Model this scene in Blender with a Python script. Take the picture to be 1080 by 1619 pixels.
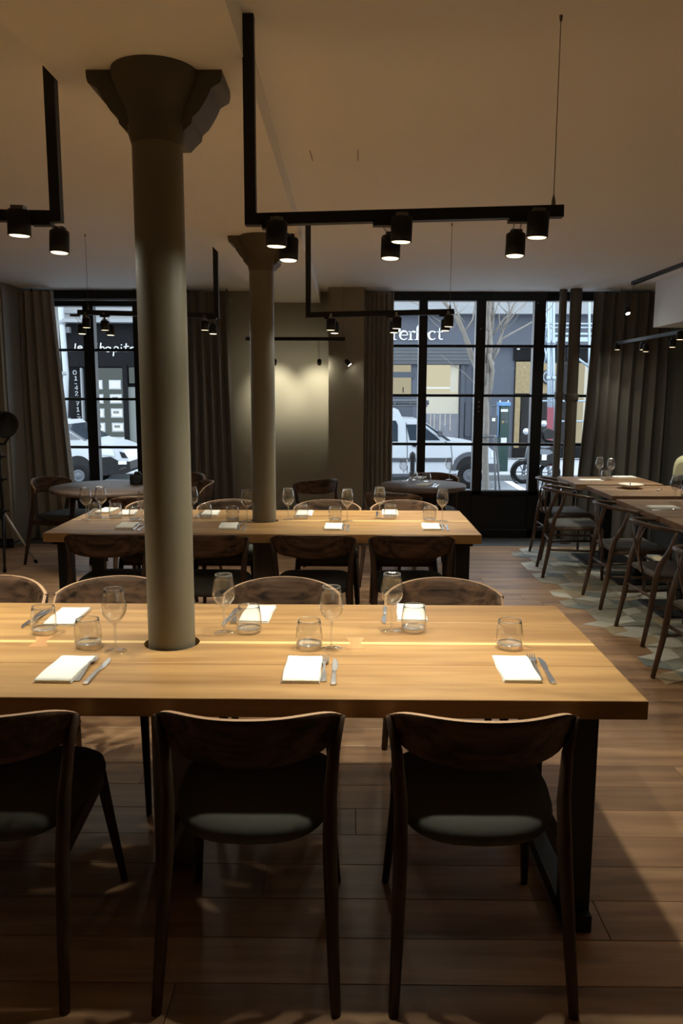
import bpy, bmesh, math, random
from mathutils import Vector, Matrix

# ------------------------------------------------------------------ scene, camera, light
random.seed(7)
for o in list(bpy.data.objects):
    bpy.data.objects.remove(o)
SC = bpy.context.scene
COL = SC.collection

FPX, CAM_H = 1260.0, 1.55
PITCH, YAW, ROLL = math.atan(190 / 1260), math.radians(0.5), math.radians(0.18)
_f = Vector((-math.sin(YAW) * math.cos(PITCH), math.cos(YAW) * math.cos(PITCH), -math.sin(PITCH)))
_r = Vector((math.cos(YAW), math.sin(YAW), 0))
_u = _r.cross(_f)
R_ = _r * math.cos(ROLL) + _u * math.sin(ROLL)
U_ = -_r * math.sin(ROLL) + _u * math.cos(ROLL)
cam_data = bpy.data.cameras.new('camera')
cam_data.sensor_fit = 'HORIZONTAL'
cam_data.sensor_width = 24.0
cam_data.lens = 24.0 * FPX / 1080.0
cam_data.clip_end = 200
cam = bpy.data.objects.new('camera', cam_data)
COL.objects.link(cam)
M4 = Matrix.Identity(4)
for i in range(3):
    M4[i][0], M4[i][1], M4[i][2] = R_[i], U_[i], -_f[i]
M4[2][3] = CAM_H
cam.matrix_world = M4
SC.camera = cam

SC.view_settings.view_transform = 'Standard'
SC.view_settings.look = 'None'
SC.view_settings.gamma = 1.0
SC.view_settings.use_curve_mapping = False
SC.view_settings.exposure = 0.2

world = bpy.data.worlds.new('overcast_sky')
SC.world = world
world.use_nodes = True
world.node_tree.nodes['Background'].inputs[0].default_value = (0.84, 0.92, 1.0, 1)
world.node_tree.nodes['Background'].inputs[1].default_value = 4.4

SPOT_TABLE = 21.0      # W of each table spot
SPOT_WALL = 22.0
SPILL = 0.031          # wide soft spill of a spot as a share of its beam power
WARM = (1.0, 0.97, 0.79)
try:
    SC.cycles.max_bounces = 10
    SC.cycles.diffuse_bounces = 6
    SC.cycles.glossy_bounces = 4
    SC.cycles.transparent_max_bounces = 24
    SC.cycles.transmission_bounces = 8
    SC.cycles.sample_clamp_indirect = 4.0
    SC.cycles.caustics_reflective = False
    SC.cycles.caustics_refractive = False
except Exception:
    pass


def ray(x, y):
    return R_ * (x - 540.0) + U_ * (809.5 - y) + _f * FPX


def P(x, y, z):            # a point of the photograph at height z
    d = ray(x, y)
    t = (z - CAM_H) / d.z
    return Vector((d.x * t, d.y * t, z))


def Q(x, y, Y):            # a point of the photograph at depth Y
    d = ray(x, y)
    t = Y / d.y
    return Vector((d.x * t, Y, CAM_H + d.z * t))


# ------------------------------------------------------------------ materials
MATS = {}
OUT = 1.0             # pigment scale while the street materials are made


def _new(name):
    m = bpy.data.materials.new(name)
    m.use_nodes = True
    nt = m.node_tree
    return m, nt, nt.nodes['Principled BSDF']


def lin(c):
    return tuple((v / 255 / 12.92 if v / 255 <= 0.04045 else ((v / 255 + 0.055) / 1.055) ** 2.4) for v in c) + (1,)


def plain(name, rgb, rough=0.5, metal=0.0, noise=0.0, nscale=20.0, bump=0.0, emit=None, estr=0.0, spec=0.5):
    m, nt, b = _new(name)
    c = tuple(v * OUT for v in lin(rgb)[:3]) + (1,)
    b.inputs['Roughness'].default_value = rough
    b.inputs['Metallic'].default_value = metal
    b.inputs['Specular IOR Level'].default_value = spec
    b.inputs['Base Color'].default_value = c
    if noise > 0 or bump > 0:
        tc = nt.nodes.new('ShaderNodeTexCoord')
        nz = nt.nodes.new('ShaderNodeTexNoise')
        nz.inputs['Scale'].default_value = nscale
        nz.inputs['Detail'].default_value = 4
        nt.links.new(tc.outputs['Object'], nz.inputs['Vector'])
        if noise > 0:
            mr = nt.nodes.new('ShaderNodeMapRange')
            mr.inputs['To Min'].default_value = 1 - noise
            mr.inputs['To Max'].default_value = 1 + noise
            nt.links.new(nz.outputs['Fac'], mr.inputs['Value'])
            vm = nt.nodes.new('ShaderNodeVectorMath')
            vm.operation = 'SCALE'
            vm.inputs[0].default_value = c[:3]
            nt.links.new(mr.outputs[0], vm.inputs['Scale'])
            nt.links.new(vm.outputs[0], b.inputs['Base Color'])
        if bump > 0:
            bp = nt.nodes.new('ShaderNodeBump')
            bp.inputs['Strength'].default_value = bump
            bp.inputs['Distance'].default_value = 0.01
            nt.links.new(nz.outputs['Fac'], bp.inputs['Height'])
            nt.links.new(bp.outputs[0], b.inputs['Normal'])
    if emit is not None:
        b.inputs['Emission Color'].default_value = tuple(emit) + (1,)
        b.inputs['Emission Strength'].default_value = estr
    MATS[name] = m
    return m


def wood(name, dark, light, axis=0, fine=26.0, rough=0.45, vary=0.18, knots=0.0, along=0.055):
    m, nt, b = _new(name)
    N = nt.nodes.new
    L = nt.links.new
    tc = N('ShaderNodeTexCoord')
    oi = N('ShaderNodeObjectInfo')
    mul = N('ShaderNodeMath'); mul.operation = 'MULTIPLY'; mul.inputs[1].default_value = 37.0
    L(oi.outputs['Random'], mul.inputs[0])
    comb = N('ShaderNodeCombineXYZ')
    for k in range(3):
        L(mul.outputs[0], comb.inputs[k])
    add = N('ShaderNodeVectorMath'); add.operation = 'ADD'
    L(tc.outputs['Object'], add.inputs[0]); L(comb.outputs[0], add.inputs[1])
    mp = N('ShaderNodeMapping')
    s = [fine, fine, fine]
    s[axis] = fine * along
    mp.inputs['Scale'].default_value = s
    L(add.outputs[0], mp.inputs['Vector'])
    n1 = N('ShaderNodeTexNoise'); n1.inputs['Scale'].default_value = 1.0; n1.inputs['Detail'].default_value = 6
    n1.inputs['Distortion'].default_value = 0.6
    L(mp.outputs[0], n1.inputs['Vector'])
    mp2 = N('ShaderNodeMapping')
    s2 = [fine * 0.34] * 3
    s2[axis] = fine * along * 0.5
    mp2.inputs['Scale'].default_value = s2
    L(add.outputs[0], mp2.inputs['Vector'])
    n2 = N('ShaderNodeTexNoise'); n2.inputs['Scale'].default_value = 1.0; n2.inputs['Detail'].default_value = 3
    n2.inputs['Distortion'].default_value = 1.4
    L(mp2.outputs[0], n2.inputs['Vector'])
    mx = N('ShaderNodeMath'); mx.operation = 'MULTIPLY_ADD'; mx.inputs[1].default_value = 0.55
    L(n1.outputs['Fac'], mx.inputs[0])
    m2 = N('ShaderNodeMath'); m2.operation = 'MULTIPLY'; m2.inputs[1].default_value = 0.45
    L(n2.outputs['Fac'], m2.inputs[0]); L(m2.outputs[0], mx.inputs[2])
    rp = N('ShaderNodeValToRGB')
    rp.color_ramp.elements[0].position = 0.36; rp.color_ramp.elements[0].color = lin(dark)
    rp.color_ramp.elements[1].position = 0.62; rp.color_ramp.elements[1].color = lin(light)
    L(mx.outputs[0], rp.inputs['Fac'])
    mr = N('ShaderNodeMapRange'); mr.inputs['To Min'].default_value = 1 - vary; mr.inputs['To Max'].default_value = 1 + vary
    L(oi.outputs['Random'], mr.inputs['Value'])
    sc = N('ShaderNodeVectorMath'); sc.operation = 'SCALE'
    L(rp.outputs['Color'], sc.inputs[0]); L(mr.outputs[0], sc.inputs['Scale'])
    out = sc.outputs[0]
    if knots > 0:
        vo = N('ShaderNodeTexNoise'); vo.inputs['Scale'].default_value = 3.3; vo.inputs['Detail'].default_value = 2
        mpk = N('ShaderNodeMapping'); sk = [2.2] * 3; sk[axis] = 0.7
        mpk.inputs['Scale'].default_value = sk
        L(add.outputs[0], mpk.inputs['Vector']); L(mpk.outputs[0], vo.inputs['Vector'])
        kr = N('ShaderNodeMapRange'); kr.inputs['From Min'].default_value = 0.66; kr.inputs['From Max'].default_value = 0.76
        kr.inputs['To Min'].default_value = 1.0; kr.inputs['To Max'].default_value = 1 - knots
        L(vo.outputs['Fac'], kr.inputs['Value'])
        sk2 = N('ShaderNodeVectorMath'); sk2.operation = 'SCALE'
        L(out, sk2.inputs[0]); L(kr.outputs[0], sk2.inputs['Scale'])
        out = sk2.outputs[0]
    L(out, b.inputs['Base Color'])
    b.inputs['Roughness'].default_value = rough
    bp = N('ShaderNodeBump'); bp.inputs['Strength'].default_value = 0.08; bp.inputs['Distance'].default_value = 0.004
    L(n1.outputs['Fac'], bp.inputs['Height']); L(bp.outputs[0], b.inputs['Normal'])
    MATS[name] = m
    return m


def thin_glass(name, tint=(1, 1, 1), edge=1.0, ior=1.5, rough=0.02, glint_mix=0.0):
    m = bpy.data.materials.new(name)
    m.use_nodes = True
    nt = m.node_tree
    nt.nodes.clear()
    N = nt.nodes.new
    out = N('ShaderNodeOutputMaterial')
    tr = N('ShaderNodeBsdfTransparent'); tr.inputs[0].default_value = tuple(tint) + (1,)
    gl = N('ShaderNodeBsdfGlossy'); gl.inputs['Roughness'].default_value = rough
    fr = N('ShaderNodeFresnel'); fr.inputs['IOR'].default_value = ior
    ml = N('ShaderNodeMath'); ml.operation = 'MULTIPLY'; ml.inputs[1].default_value = edge; ml.use_clamp = True
    mx = N('ShaderNodeMixShader')
    ge = N('ShaderNodeNewGeometry')
    mi = N('ShaderNodeMapRange')
    mi.inputs['To Min'].default_value = ior
    mi.inputs['To Max'].default_value = 1.0 / ior
    nt.links.new(ge.outputs['Backfacing'], mi.inputs['Value'])
    nt.links.new(mi.outputs[0], fr.inputs['IOR'])
    nt.links.new(fr.outputs[0], ml.inputs[0])
    nt.links.new(ml.outputs[0], mx.inputs[0])
    nt.links.new(tr.outputs[0], mx.inputs[1])
    nt.links.new(gl.outputs[0], mx.inputs[2])
    res = mx
    if glint_mix > 0:  # white mixed into the glass stands in for caustic sparkle
        df = N('ShaderNodeBsdfDiffuse'); df.inputs[0].default_value = (0.95, 0.95, 0.93, 1)
        m2 = N('ShaderNodeMixShader'); m2.inputs[0].default_value = glint_mix
        nt.links.new(mx.outputs[0], m2.inputs[1])
        nt.links.new(df.outputs[0], m2.inputs[2])
        res = m2
    nt.links.new(res.outputs[0], out.inputs[0])
    MATS[name] = m
    return m


def emitter(name, rgb, strength):
    m = bpy.data.materials.new(name)
    m.use_nodes = True
    nt = m.node_tree
    nt.nodes.clear()
    out = nt.nodes.new('ShaderNodeOutputMaterial')
    e = nt.nodes.new('ShaderNodeEmission')
    e.inputs[0].default_value = tuple(rgb) + (1,)
    e.inputs[1].default_value = strength
    nt.links.new(e.outputs[0], out.inputs[0])
    MATS[name] = m
    return m


def random_ramp(name, colours, rough=0.5):
    m, nt, b = _new(name)
    oi = nt.nodes.new('ShaderNodeObjectInfo')
    rp = nt.nodes.new('ShaderNodeValToRGB')
    rp.color_ramp.interpolation = 'CONSTANT'
    el = rp.color_ramp.elements
    while len(el) < len(colours):
        el.new(0.5)
    for i, c in enumerate(colours):
        el[i].position = i / len(colours)
        el[i].color = lin(c)
    tc = nt.nodes.new('ShaderNodeTexCoord')
    nz = nt.nodes.new('ShaderNodeTexNoise'); nz.inputs['Scale'].default_value = 14
    nt.links.new(tc.outputs['Object'], nz.inputs['Vector'])
    mr = nt.nodes.new('ShaderNodeMapRange'); mr.inputs['To Min'].default_value = 0.85; mr.inputs['To Max'].default_value = 1.12
    nt.links.new(nz.outputs['Fac'], mr.inputs['Value'])
    sc = nt.nodes.new('ShaderNodeVectorMath'); sc.operation = 'SCALE'
    nt.links.new(oi.outputs['Random'], rp.inputs['Fac'])
    nt.links.new(rp.outputs['Color'], sc.inputs[0]); nt.links.new(mr.outputs[0], sc.inputs['Scale'])
    nt.links.new(sc.outputs[0], b.inputs['Base Color'])
    b.inputs['Roughness'].default_value = rough
    MATS[name] = m
    return m


wood('oak_table', (142, 104, 62), (180, 140, 90), 0, 20, 0.42, 0.06, 0.25, 0.08)
wood('oak_table_dull', (112, 84, 60), (158, 124, 92), 0, 22, 0.45, 0.08, 0.2)
plain('pale_inlay', (220, 186, 126), 0.4, noise=0.08, nscale=30)
wood('bowtie_wood', (176, 128, 84), (200, 150, 100), 1, 22, 0.45, 0.05)
wood('walnut', (36, 27, 21), (106, 79, 60), 0, 34, 0.6, 0.08)
wood('walnut_leg', (52, 39, 30), (80, 60, 47), 2, 30, 0.45, 0.06)
for _w in ('walnut', 'walnut_leg'):
    MATS[_w].node_tree.nodes['Principled BSDF'].inputs['Specular IOR Level'].default_value = 0.2
plain('plywood_edge', (196, 158, 124), 0.5, noise=0.1)
wood('bentwood', (62, 46, 37), (94, 71, 56), 2, 30, 0.4, 0.08)
wood('floor_oak', (142, 106, 78), (192, 152, 115), 0, 15, 0.38, 0.2, 0.35, 0.09)
wood('round_top', (92, 76, 68), (120, 102, 92), 0, 24, 0.5, 0.04)
plain('seat_fabric', (80, 80, 74), 0.9, noise=0.06, nscale=60, spec=0.15)
plain('seat_grey', (92, 88, 82), 0.8, bump=0.2, nscale=200)
plain('black_metal', (12, 12, 12), 0.5, noise=0.1, nscale=8)
plain('frame_black', (5, 5, 6), 0.42, noise=0.1, nscale=8)
plain('lamp_black', (11, 11, 11), 0.6)
plain('chrome', (214, 208, 198), 0.35, 0.3)
plain('steel', (225, 225, 228), 0.3, 1.0)
plain('grey_clip', (150, 150, 150), 0.4, 0.6)
plain('wire', (120, 112, 100), 0.4, 0.5)
plain('ceiling_paint', (250, 248, 244), 0.75, noise=0.02, nscale=3)
plain('wall_taupe', (150, 142, 124), 0.85, noise=0.03, nscale=4)
plain('wall_grey', (150, 150, 146), 0.85, noise=0.03, nscale=4)
plain('light_block_black', (22, 21, 20), 0.9)
plain('wall_dark', (74, 66, 58), 0.9, noise=0.05, nscale=4)
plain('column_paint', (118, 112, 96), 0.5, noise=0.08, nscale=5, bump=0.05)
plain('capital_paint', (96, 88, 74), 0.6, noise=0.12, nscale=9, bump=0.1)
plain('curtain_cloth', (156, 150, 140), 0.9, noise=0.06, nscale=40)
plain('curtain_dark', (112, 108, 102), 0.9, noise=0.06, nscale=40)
plain('pipe_paint', (96, 90, 80), 0.6, noise=0.06, nscale=12)
plain('linen', (250, 248, 240), 0.85, bump=0.25, nscale=220)
plain('threshold', (92, 96, 100), 0.7, noise=0.12, nscale=6)
plain('ceramic', (226, 218, 204), 0.3)
plain('cushion_pale', (190, 186, 150), 0.9, noise=0.06, nscale=50)
plain('cushion_black', (16, 15, 15), 0.85)
plain('subfloor', (90, 74, 58), 0.8, noise=0.1)
thin_glass('glassware', (0.998, 0.998, 0.996), 2.2, 1.5, 0.04, 0.012)
thin_glass('glass_base', (1.0, 1.0, 0.998), 3.0, 1.5, 0.14, 0.10)
thin_glass('window_glass', (0.93, 0.95, 0.96), 1.0, 1.35)
emitter('lamp_glow', (1.0, 0.80, 0.50), 2.2)
emitter('lamp_bright', (1.0, 0.93, 0.80), 14.0)
random_ramp('floor_tile', [(226, 222, 208), (186, 182, 164), (164, 166, 152), (196, 176, 142), (142, 148, 142), (218, 212, 196), (172, 164, 144)], 0.4)
# outdoors
plain('asphalt', (112, 116, 122), 0.9, noise=0.15, nscale=3)
plain('paving', (160, 164, 170), 0.85, noise=0.1, nscale=2)
plain('road_paint', (225, 228, 232), 0.8, noise=0.1, nscale=5)
OUT = 0.62
plain('facade_slate', (76, 82, 95), 0.7, noise=0.04, nscale=2)
plain('facade_slate_dark', (64, 69, 80), 0.7, noise=0.05, nscale=2)
plain('facade_black', (17, 18, 21), 0.8, noise=0.1, nscale=2, spec=0.15)
plain('stone_white', (180, 183, 185), 0.85, noise=0.08, nscale=1.5)
plain('stone_grey', (150, 154, 158), 0.85, noise=0.08, nscale=1.5)
plain('letter_white', (245, 248, 252), 0.5)
plain('shutter_grey', (84, 88, 93), 0.6, 0.2, noise=0.12, nscale=6)
plain('shutter_dark', (70, 74, 80), 0.6, noise=0.2, nscale=8)
plain('poster_cream', (190, 182, 164), 0.9, noise=0.05, nscale=3)
plain('poster_grey', (120, 122, 130), 0.9, noise=0.35, nscale=5)
plain('shop_grey', (120, 124, 122), 0.8, noise=0.15, nscale=1.2)
plain('gold_panel', (150, 130, 92), 0.6, noise=0.3, nscale=14)
plain('dark_interior', (24, 21, 20), 0.9, noise=0.2, nscale=2)
emitter('shop_light', (1.0, 0.90, 0.62), 0.66)
emitter('shop_light_soft', (1.0, 0.88, 0.60), 0.45)
emitter('screen_light', (0.92, 0.97, 1.0), 1.0)
emitter('cool_shop', (0.75, 0.88, 0.86), 0.16)
plain('frame_silver', (170, 178, 182), 0.4, 0.5)
plain('car_white', (196, 202, 209), 0.3, noise=0.03, nscale=3)
plain('car_black', (17, 18, 21), 0.6, spec=0.25)
plain('car_trim', (66, 70, 78), 0.5)
plain('car_glass', (52, 62, 72), 0.08, spec=0.8)
plain('tyre', (20, 21, 23), 0.9, spec=0.2)
plain('hubcap', (96, 101, 108), 0.45, 0.4)
plain('headlight', (206, 214, 222), 0.12, 0.3)
plain('meter_green', (22, 60, 56), 0.5, noise=0.1, nscale=6)
plain('meter_blue', (96, 142, 190), 0.5)
plain('white_plastic', (232, 236, 240), 0.5)
plain('galvanised', (170, 186, 200), 0.45, 0.5, noise=0.1, nscale=10)
plain('red_board', (142, 62, 76), 0.6)
plain('bike_black', (14, 15, 17), 0.5, spec=0.3)
plain('bike_grey', (120, 126, 134), 0.35, 0.6)
plain('bark', (136, 130, 122), 0.9, noise=0.3, nscale=18, bump=0.4)
plain('bollard_paint', (70, 74, 82), 0.5)
plain('drainpipe_white', (184, 192, 197), 0.5, noise=0.06, nscale=3)


# ------------------------------------------------------------------ mesh builder
class MB:
    def __init__(self):
        self.v, self.f, self.m, self.s = [], [], [], []

    def add(self, verts, faces, mi=0, smooth=False):
        o = len(self.v)
        self.v += [tuple(p) for p in verts]
        for f in faces:
            self.f.append(tuple(o + i for i in f)); self.m.append(mi); self.s.append(smooth)
        return self

    def box(self, lo, hi, mi=0, c=0.0):
        x0, y0, z0 = lo; x1, y1, z1 = hi
        if c <= 0:
            vs = [(x0, y0, z0), (x1, y0, z0), (x1, y1, z0), (x0, y1, z0), (x0, y0, z1), (x1, y0, z1), (x1, y1, z1), (x0, y1, z1)]
            self.add(vs, [(0, 3, 2, 1), (4, 5, 6, 7), (0, 1, 5, 4), (1, 2, 6, 5), (2, 3, 7, 6), (3, 0, 4, 7)], mi)
        else:
            ring = lambda z, k: [(x0 + k, y0 + k + (0 if k else 0), z), (x1 - k, y0 + k, z), (x1 - k, y1 - k, z), (x0 + k, y1 - k, z)]
            rings = [ring(z0, c), ring(z0 + c, 0), ring(z1 - c, 0), ring(z1, c)]
            self.loft(rings, mi, True, False)
        return self

    def loft(self, rings, mi=0, caps=True, smooth=True):
        n = len(rings[0])
        vs = [p for r in rings for p in r]
        fs = []
        for k in range(len(rings) - 1):
            for i in range(n):
                j = (i + 1) % n
                fs.append((k * n + i, k * n + j, (k + 1) * n + j, (k + 1) * n + i))
        self.add(vs, fs, mi, smooth)
        if caps:
            self.add(rings[0], [tuple(reversed(range(n)))], mi)
            self.add(rings[-1], [tuple(range(n))], mi)
        return self

    def tube(self, pts, rad, n=10, mi=0, caps=True, flat=1.0):
        pts = [Vector(p) for p in pts]
        if not isinstance(rad, (list, tuple)):
            rad = [rad] * len(pts)
        rings = []
        up = None
        for i, p in enumerate(pts):
            a = pts[max(i - 1, 0)]; b = pts[min(i + 1, len(pts) - 1)]
            t = (b - a).normalized()
            if up is None:
                up = Vector((0, 0, 1)) if abs(t.z) < 0.9 else Vector((0, 1, 0))
            s = t.cross(up)
            if s.length < 1e-6:
                s = t.cross(Vector((1, 0, 0)))
            s.normalize()
            up = s.cross(t).normalized()
            rings.append([p + s * (rad[i] * math.cos(k * 2 * math.pi / n)) + up * (rad[i] * flat * math.sin(k * 2 * math.pi / n)) for k in range(n)])
        return self.loft(rings, mi, caps, True)

    def lathe(self, prof, n=24, mi=0, cx=0, cy=0, caps=False, axis='z'):
        rings = []
        for r, z in prof:
            ring = []
            for k in range(n):
                a = k * 2 * math.pi / n
                c, s = r * math.cos(a), r * math.sin(a)
                ring.append((cx + c, cy + s, z) if axis == 'z' else ((c, z, s) if axis == 'y' else (z, c, s)))
            rings.append(ring)
        return self.loft(rings, mi, caps, True)

    def prism(self, poly, lo, hi, plane='xz', mi=0):
        def pt(a, b, d):
            return (a, d, b) if plane == 'xz' else ((a, b, d) if plane == 'xy' else (d, a, b))
        r0 = [pt(a, b, lo) for a, b in poly]
        r1 = [pt(a, b, hi) for a, b in poly]
        n = len(poly)
        self.add(r0 + r1, [(i, (i + 1) % n, n + (i + 1) % n, n + i) for i in range(n)], mi)
        self.add(r0, [tuple(reversed(range(n)))], mi)
        self.add(r1, [tuple(range(n))], mi)
        return self

    def bar(self, a, b, w, h=None, mi=0):        # square bar between two points
        h = h or w
        a, b = Vector(a), Vector(b)
        t = (b - a).normalized()
        up = Vector((0, 0, 1)) if abs(t.z) < 0.9 else Vector((0, 1, 0))
        s = t.cross(up).normalized(); u = s.cross(t).normalized()
        q = [(-1, -1), (1, -1), (1, 1), (-1, 1)]
        return self.loft([[p + s * (i * w / 2) + u * (j * h / 2) for i, j in q] for p in (a, b)], mi, True, False)

    def ribbon(self, pts, wid, y0, y1, mi=0):     # flat stroke in the xz plane, extruded in y
        if not isinstance(wid, (list, tuple)):
            wid = [wid] * len(pts)
        L, Rr = [], []
        for i, p in enumerate(pts):
            a = pts[max(i - 1, 0)]; b = pts[min(i + 1, len(pts) - 1)]
            dx, dz = b[0] - a[0], b[1] - a[1]
            l = math.hypot(dx, dz) or 1
            nx, nz = -dz / l, dx / l
            L.append((p[0] + nx * wid[i] / 2, p[1] + nz * wid[i] / 2)); Rr.append((p[0] - nx * wid[i] / 2, p[1] - nz * wid[i] / 2))
        for i in range(len(pts) - 1):
            self.prism([L[i], L[i + 1], Rr[i + 1], Rr[i]], y0, y1, 'xz', mi)
        return self

    def mesh(self, name, mats):
        me = bpy.data.meshes.new(name)
        me.from_pydata(self.v, [], self.f)
        for mt in (mats if isinstance(mats, (list, tuple)) else [mats]):
            me.materials.append(MATS[mt])
        me.polygons.foreach_set('material_index', self.m)
        me.polygons.foreach_set('use_smooth', self.s)
        bm = bmesh.new(); bm.from_mesh(me)
        bmesh.ops.remove_doubles(bm, verts=bm.verts, dist=1e-6)
        bmesh.ops.recalc_face_normals(bm, faces=bm.faces)
        bm.to_mesh(me); bm.free()
        return me

    def build(self, name, mats, parent=None, loc=(0, 0, 0), rot=(0, 0, 0)):
        return place(self.mesh(name, mats), name, parent, loc, rot)


def place(me, name, parent=None, loc=(0, 0, 0), rot=(0, 0, 0)):
    o = bpy.data.objects.new(name, me)
    COL.objects.link(o)
    o.parent = parent
    o.location = loc
    o.rotation_euler = rot
    return o


def tag(o, label=None, cat=None, group=None, kind=None):
    if label: o['label'] = label
    if cat: o['category'] = cat
    if group: o['group'] = group
    if kind: o['kind'] = kind
    return o


def thing(name, label, cat, loc=(0, 0, 0), rz=0.0, group=None, kind=None):
    o = bpy.data.objects.new(name, None)
    COL.objects.link(o)
    o.empty_display_size = 0.1
    o.location = loc
    o.rotation_euler = (0, 0, rz)
    return tag(o, label, cat, group, kind)


def copy_tree(o, parent=None):
    c = o.copy()
    COL.objects.link(c)
    c.parent = parent
    for ch in list(o.children):
        copy_tree(ch, c)
    return c


class Proto:
    """first use hands out the built thing itself, later uses hand out copies"""
    def __init__(self, root):
        self.root, self.used = root, False

    def put(self, loc, rz, label, group=None, scale=1.0):
        o = self.root if not self.used else copy_tree(self.root)
        self.used = True
        o.location = loc
        o.rotation_euler = (0, 0, rz)
        o.scale = (scale,) * 3
        o['label'] = label
        if group: o['group'] = group
        return o


def boxobj(name, lo, hi, mat, parent=None, c=0.0):
    return MB().box(lo, hi, 0, c).build(name, mat, parent)


PI = math.pi
CEIL = 2.58
BEAM_Z = 2.464
CEIL_R = 2.577       # ceiling right of the beam

# ------------------------------------------------------------------ the room
floor = tag(boxobj('floor', (-4.6, -3.2, -0.12), (4.2, 8.0, -0.012), 'subfloor'),
            'wide plank oak floor under the dining tables', 'floor', kind='structure')
plank_meshes = {}
LENS = [1.25, 1.55, 1.9, 2.2]
row = 0
y = 1.0
while y < 7.99:
    w = min(0.18, 8.0 - y)
    x = -4.6 + random.uniform(-1.2, 0)
    while x < (3.6 if y < 4.2 else 1.95):
        ln = random.choice(LENS)
        key = (ln, round(w, 3))
        if key not in plank_meshes:
            plank_meshes[key] = MB().box((0, 0, -0.011), (ln - 0.0018, w - 0.0018, 0.0), 0, 0.001).mesh('plank', 'floor_oak')
        px1 = x + ln
        if px1 > -3.6 and not (y < 1.6 and x > 3):
            place(plank_meshes[key], 'plank', floor, (x, y, 0))
        x += ln
    y += 0.18
    row += 1
boxobj('threshold_strip', (-4.6, 8.0, -0.12), (4.2, 8.5, -0.004), 'threshold', floor)

# hexagon-derived rhombus tiles along the right-hand tables
A_T = 0.15


def border(yy):
    return 1.60 + max(0.0, 5.9 - yy) * 0.13


def rhomb(k):
    a0 = PI / 6 + k * 2 * PI / 3
    d1 = Vector((math.cos(a0), math.sin(a0))) * A_T
    d2 = Vector((math.cos(a0 + 2 * PI / 3), math.sin(a0 + 2 * PI / 3))) * A_T
    pts = [Vector((0, 0)), d1, d1 + d2, d2]
    c = sum(pts, Vector((0, 0))) / 4
    pts = [c + (p - c) * 0.975 for p in pts]
    return pts, c


tile_mesh = []
for k in range(3):
    pts, c = rhomb(k)
    tile_mesh.append((MB().prism([(p.x - c.x, p.y - c.y) for p in pts], -0.011, 0.004, 'xy').mesh('floor_tile', 'floor_tile'), c))
rest = MB()
spots_t = []
for j in range(-2, 30):
    for i in range(-2, 16):
        hx = 1.45 + i * math.sqrt(3) * A_T + (j % 2) * math.sqrt(3) * A_T / 2
        hy = 2.9 + j * 1.5 * A_T
        for k in range(3):
            me, c = tile_mesh[k]
            tx, ty = hx + c.x, hy + c.y
            if ty > 7.9 or ty < 2.9 or tx > 3.6:
                continue
            if tx < border(ty) + random.uniform(-0.07, 0.10):
                continue
            spots_t.append((tx - 0.44 * ty, tx, ty, k))
spots_t.sort()
boxobj('tile_bed', (1.95, 2.75, -0.0115), (4.2, 8.0, -0.002), 'subfloor', floor)
for n, (d, tx, ty, k) in enumerate(spots_t):
    if n < 290:
        place(tile_mesh[k][0], 'floor_tile', floor, (tx, ty, 0))
    else:
        pts, c = rhomb(k)
        rest.prism([(p.x - c.x + tx, p.y - c.y + ty) for p in pts], -0.01, 0.004, 'xy')
if rest.v:
    tag(rest.build('tile_field', 'floor_tile', floor), kind='stuff')

ceiling = tag(boxobj('ceiling', (-4.6, -3.2, CEIL), (4.2, 8.9, CEIL + 0.12), 'ceiling_paint'),
              'plain off-white ceiling with a boxed beam over the columns', 'ceiling', kind='structure')
boxobj('beam_casing', (-0.873, -3.2, BEAM_Z), (-0.297, 8.5, CEIL + 0.01), 'ceiling_paint', ceiling)
# lower ceiling over the room, rising a little towards the street windows
MB().prism([(-3.2, CEIL_R), (3.0, CEIL_R), (5.2, 2.552), (8.5, 2.572), (8.5, CEIL + 0.03), (-3.2, CEIL + 0.03)], -0.298, 4.2, 'yz').build('ceiling_panel', 'ceiling_paint', ceiling)
boxobj('soffit', (2.83, -3.2, 2.15), (4.2, 7.62, CEIL + 0.01), 'ceiling_paint', ceiling)
for (a, b) in (((490, 238), (497, 263)), ((566, 237), (566, 263))):
    p, q = P(*a, 2.5690), P(*b, 2.5690)
    MB().bar(p, q, 0.0028, 0.001).build('hatch_seam', 'wall_dark', ceiling)

wb = thing('wall_back', 'taupe painted wall piers between the two street windows', 'wall', (0, 0, 0), kind='structure')
boxobj('pier', (-4.6, 8.5, 0), (-3.16, 8.85, CEIL), 'wall_grey', wb)
boxobj('pier', (-1.72, 8.5, 0), (0.44, 8.85, CEIL), 'wall_taupe', wb)
boxobj('raised_panel', (-0.205, 8.09, 0), (0.15, 8.5, CEIL), 'wall_taupe', wb, 0.006)
boxobj('pier', (2.66, 8.5, 0), (4.2, 8.85, CEIL), 'wall_grey', wb)
wl = thing('wall_left', 'grey return wall beside the tripod spotlight', 'wall', kind='structure')
boxobj('return_pier', (-4.6, 7.86, 0), (-3.34, 8.5, CEIL), 'wall_grey', wl, 0.004)
boxobj('wall_face', (-3.9, 7.80, 0), (-3.355, 7.862, CEIL), 'wall_taupe', wl)
boxobj('side_wall', (-4.7, -3.2, 0), (-4.6, 8.85, CEIL), 'wall_dark', wl)
tag(boxobj('wall_right', (4.2, -3.2, 0), (4.3, 8.85, CEIL), 'wall_grey'), 'grey side wall beyond the window tables', 'wall', kind='structure')
tag(boxobj('wall_light_block', (-4.7, -0.75, 0), (4.3, -0.65, CEIL), 'light_block_black'), 'added dark wall behind the viewer that cuts ambient light', 'wall', kind='structure')  # unseen; moved close and blackened to keep bounce light off the chair backs
bb = thing('baseboard_back', 'low black baseboard along the window wall', 'baseboard', kind='structure')
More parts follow.
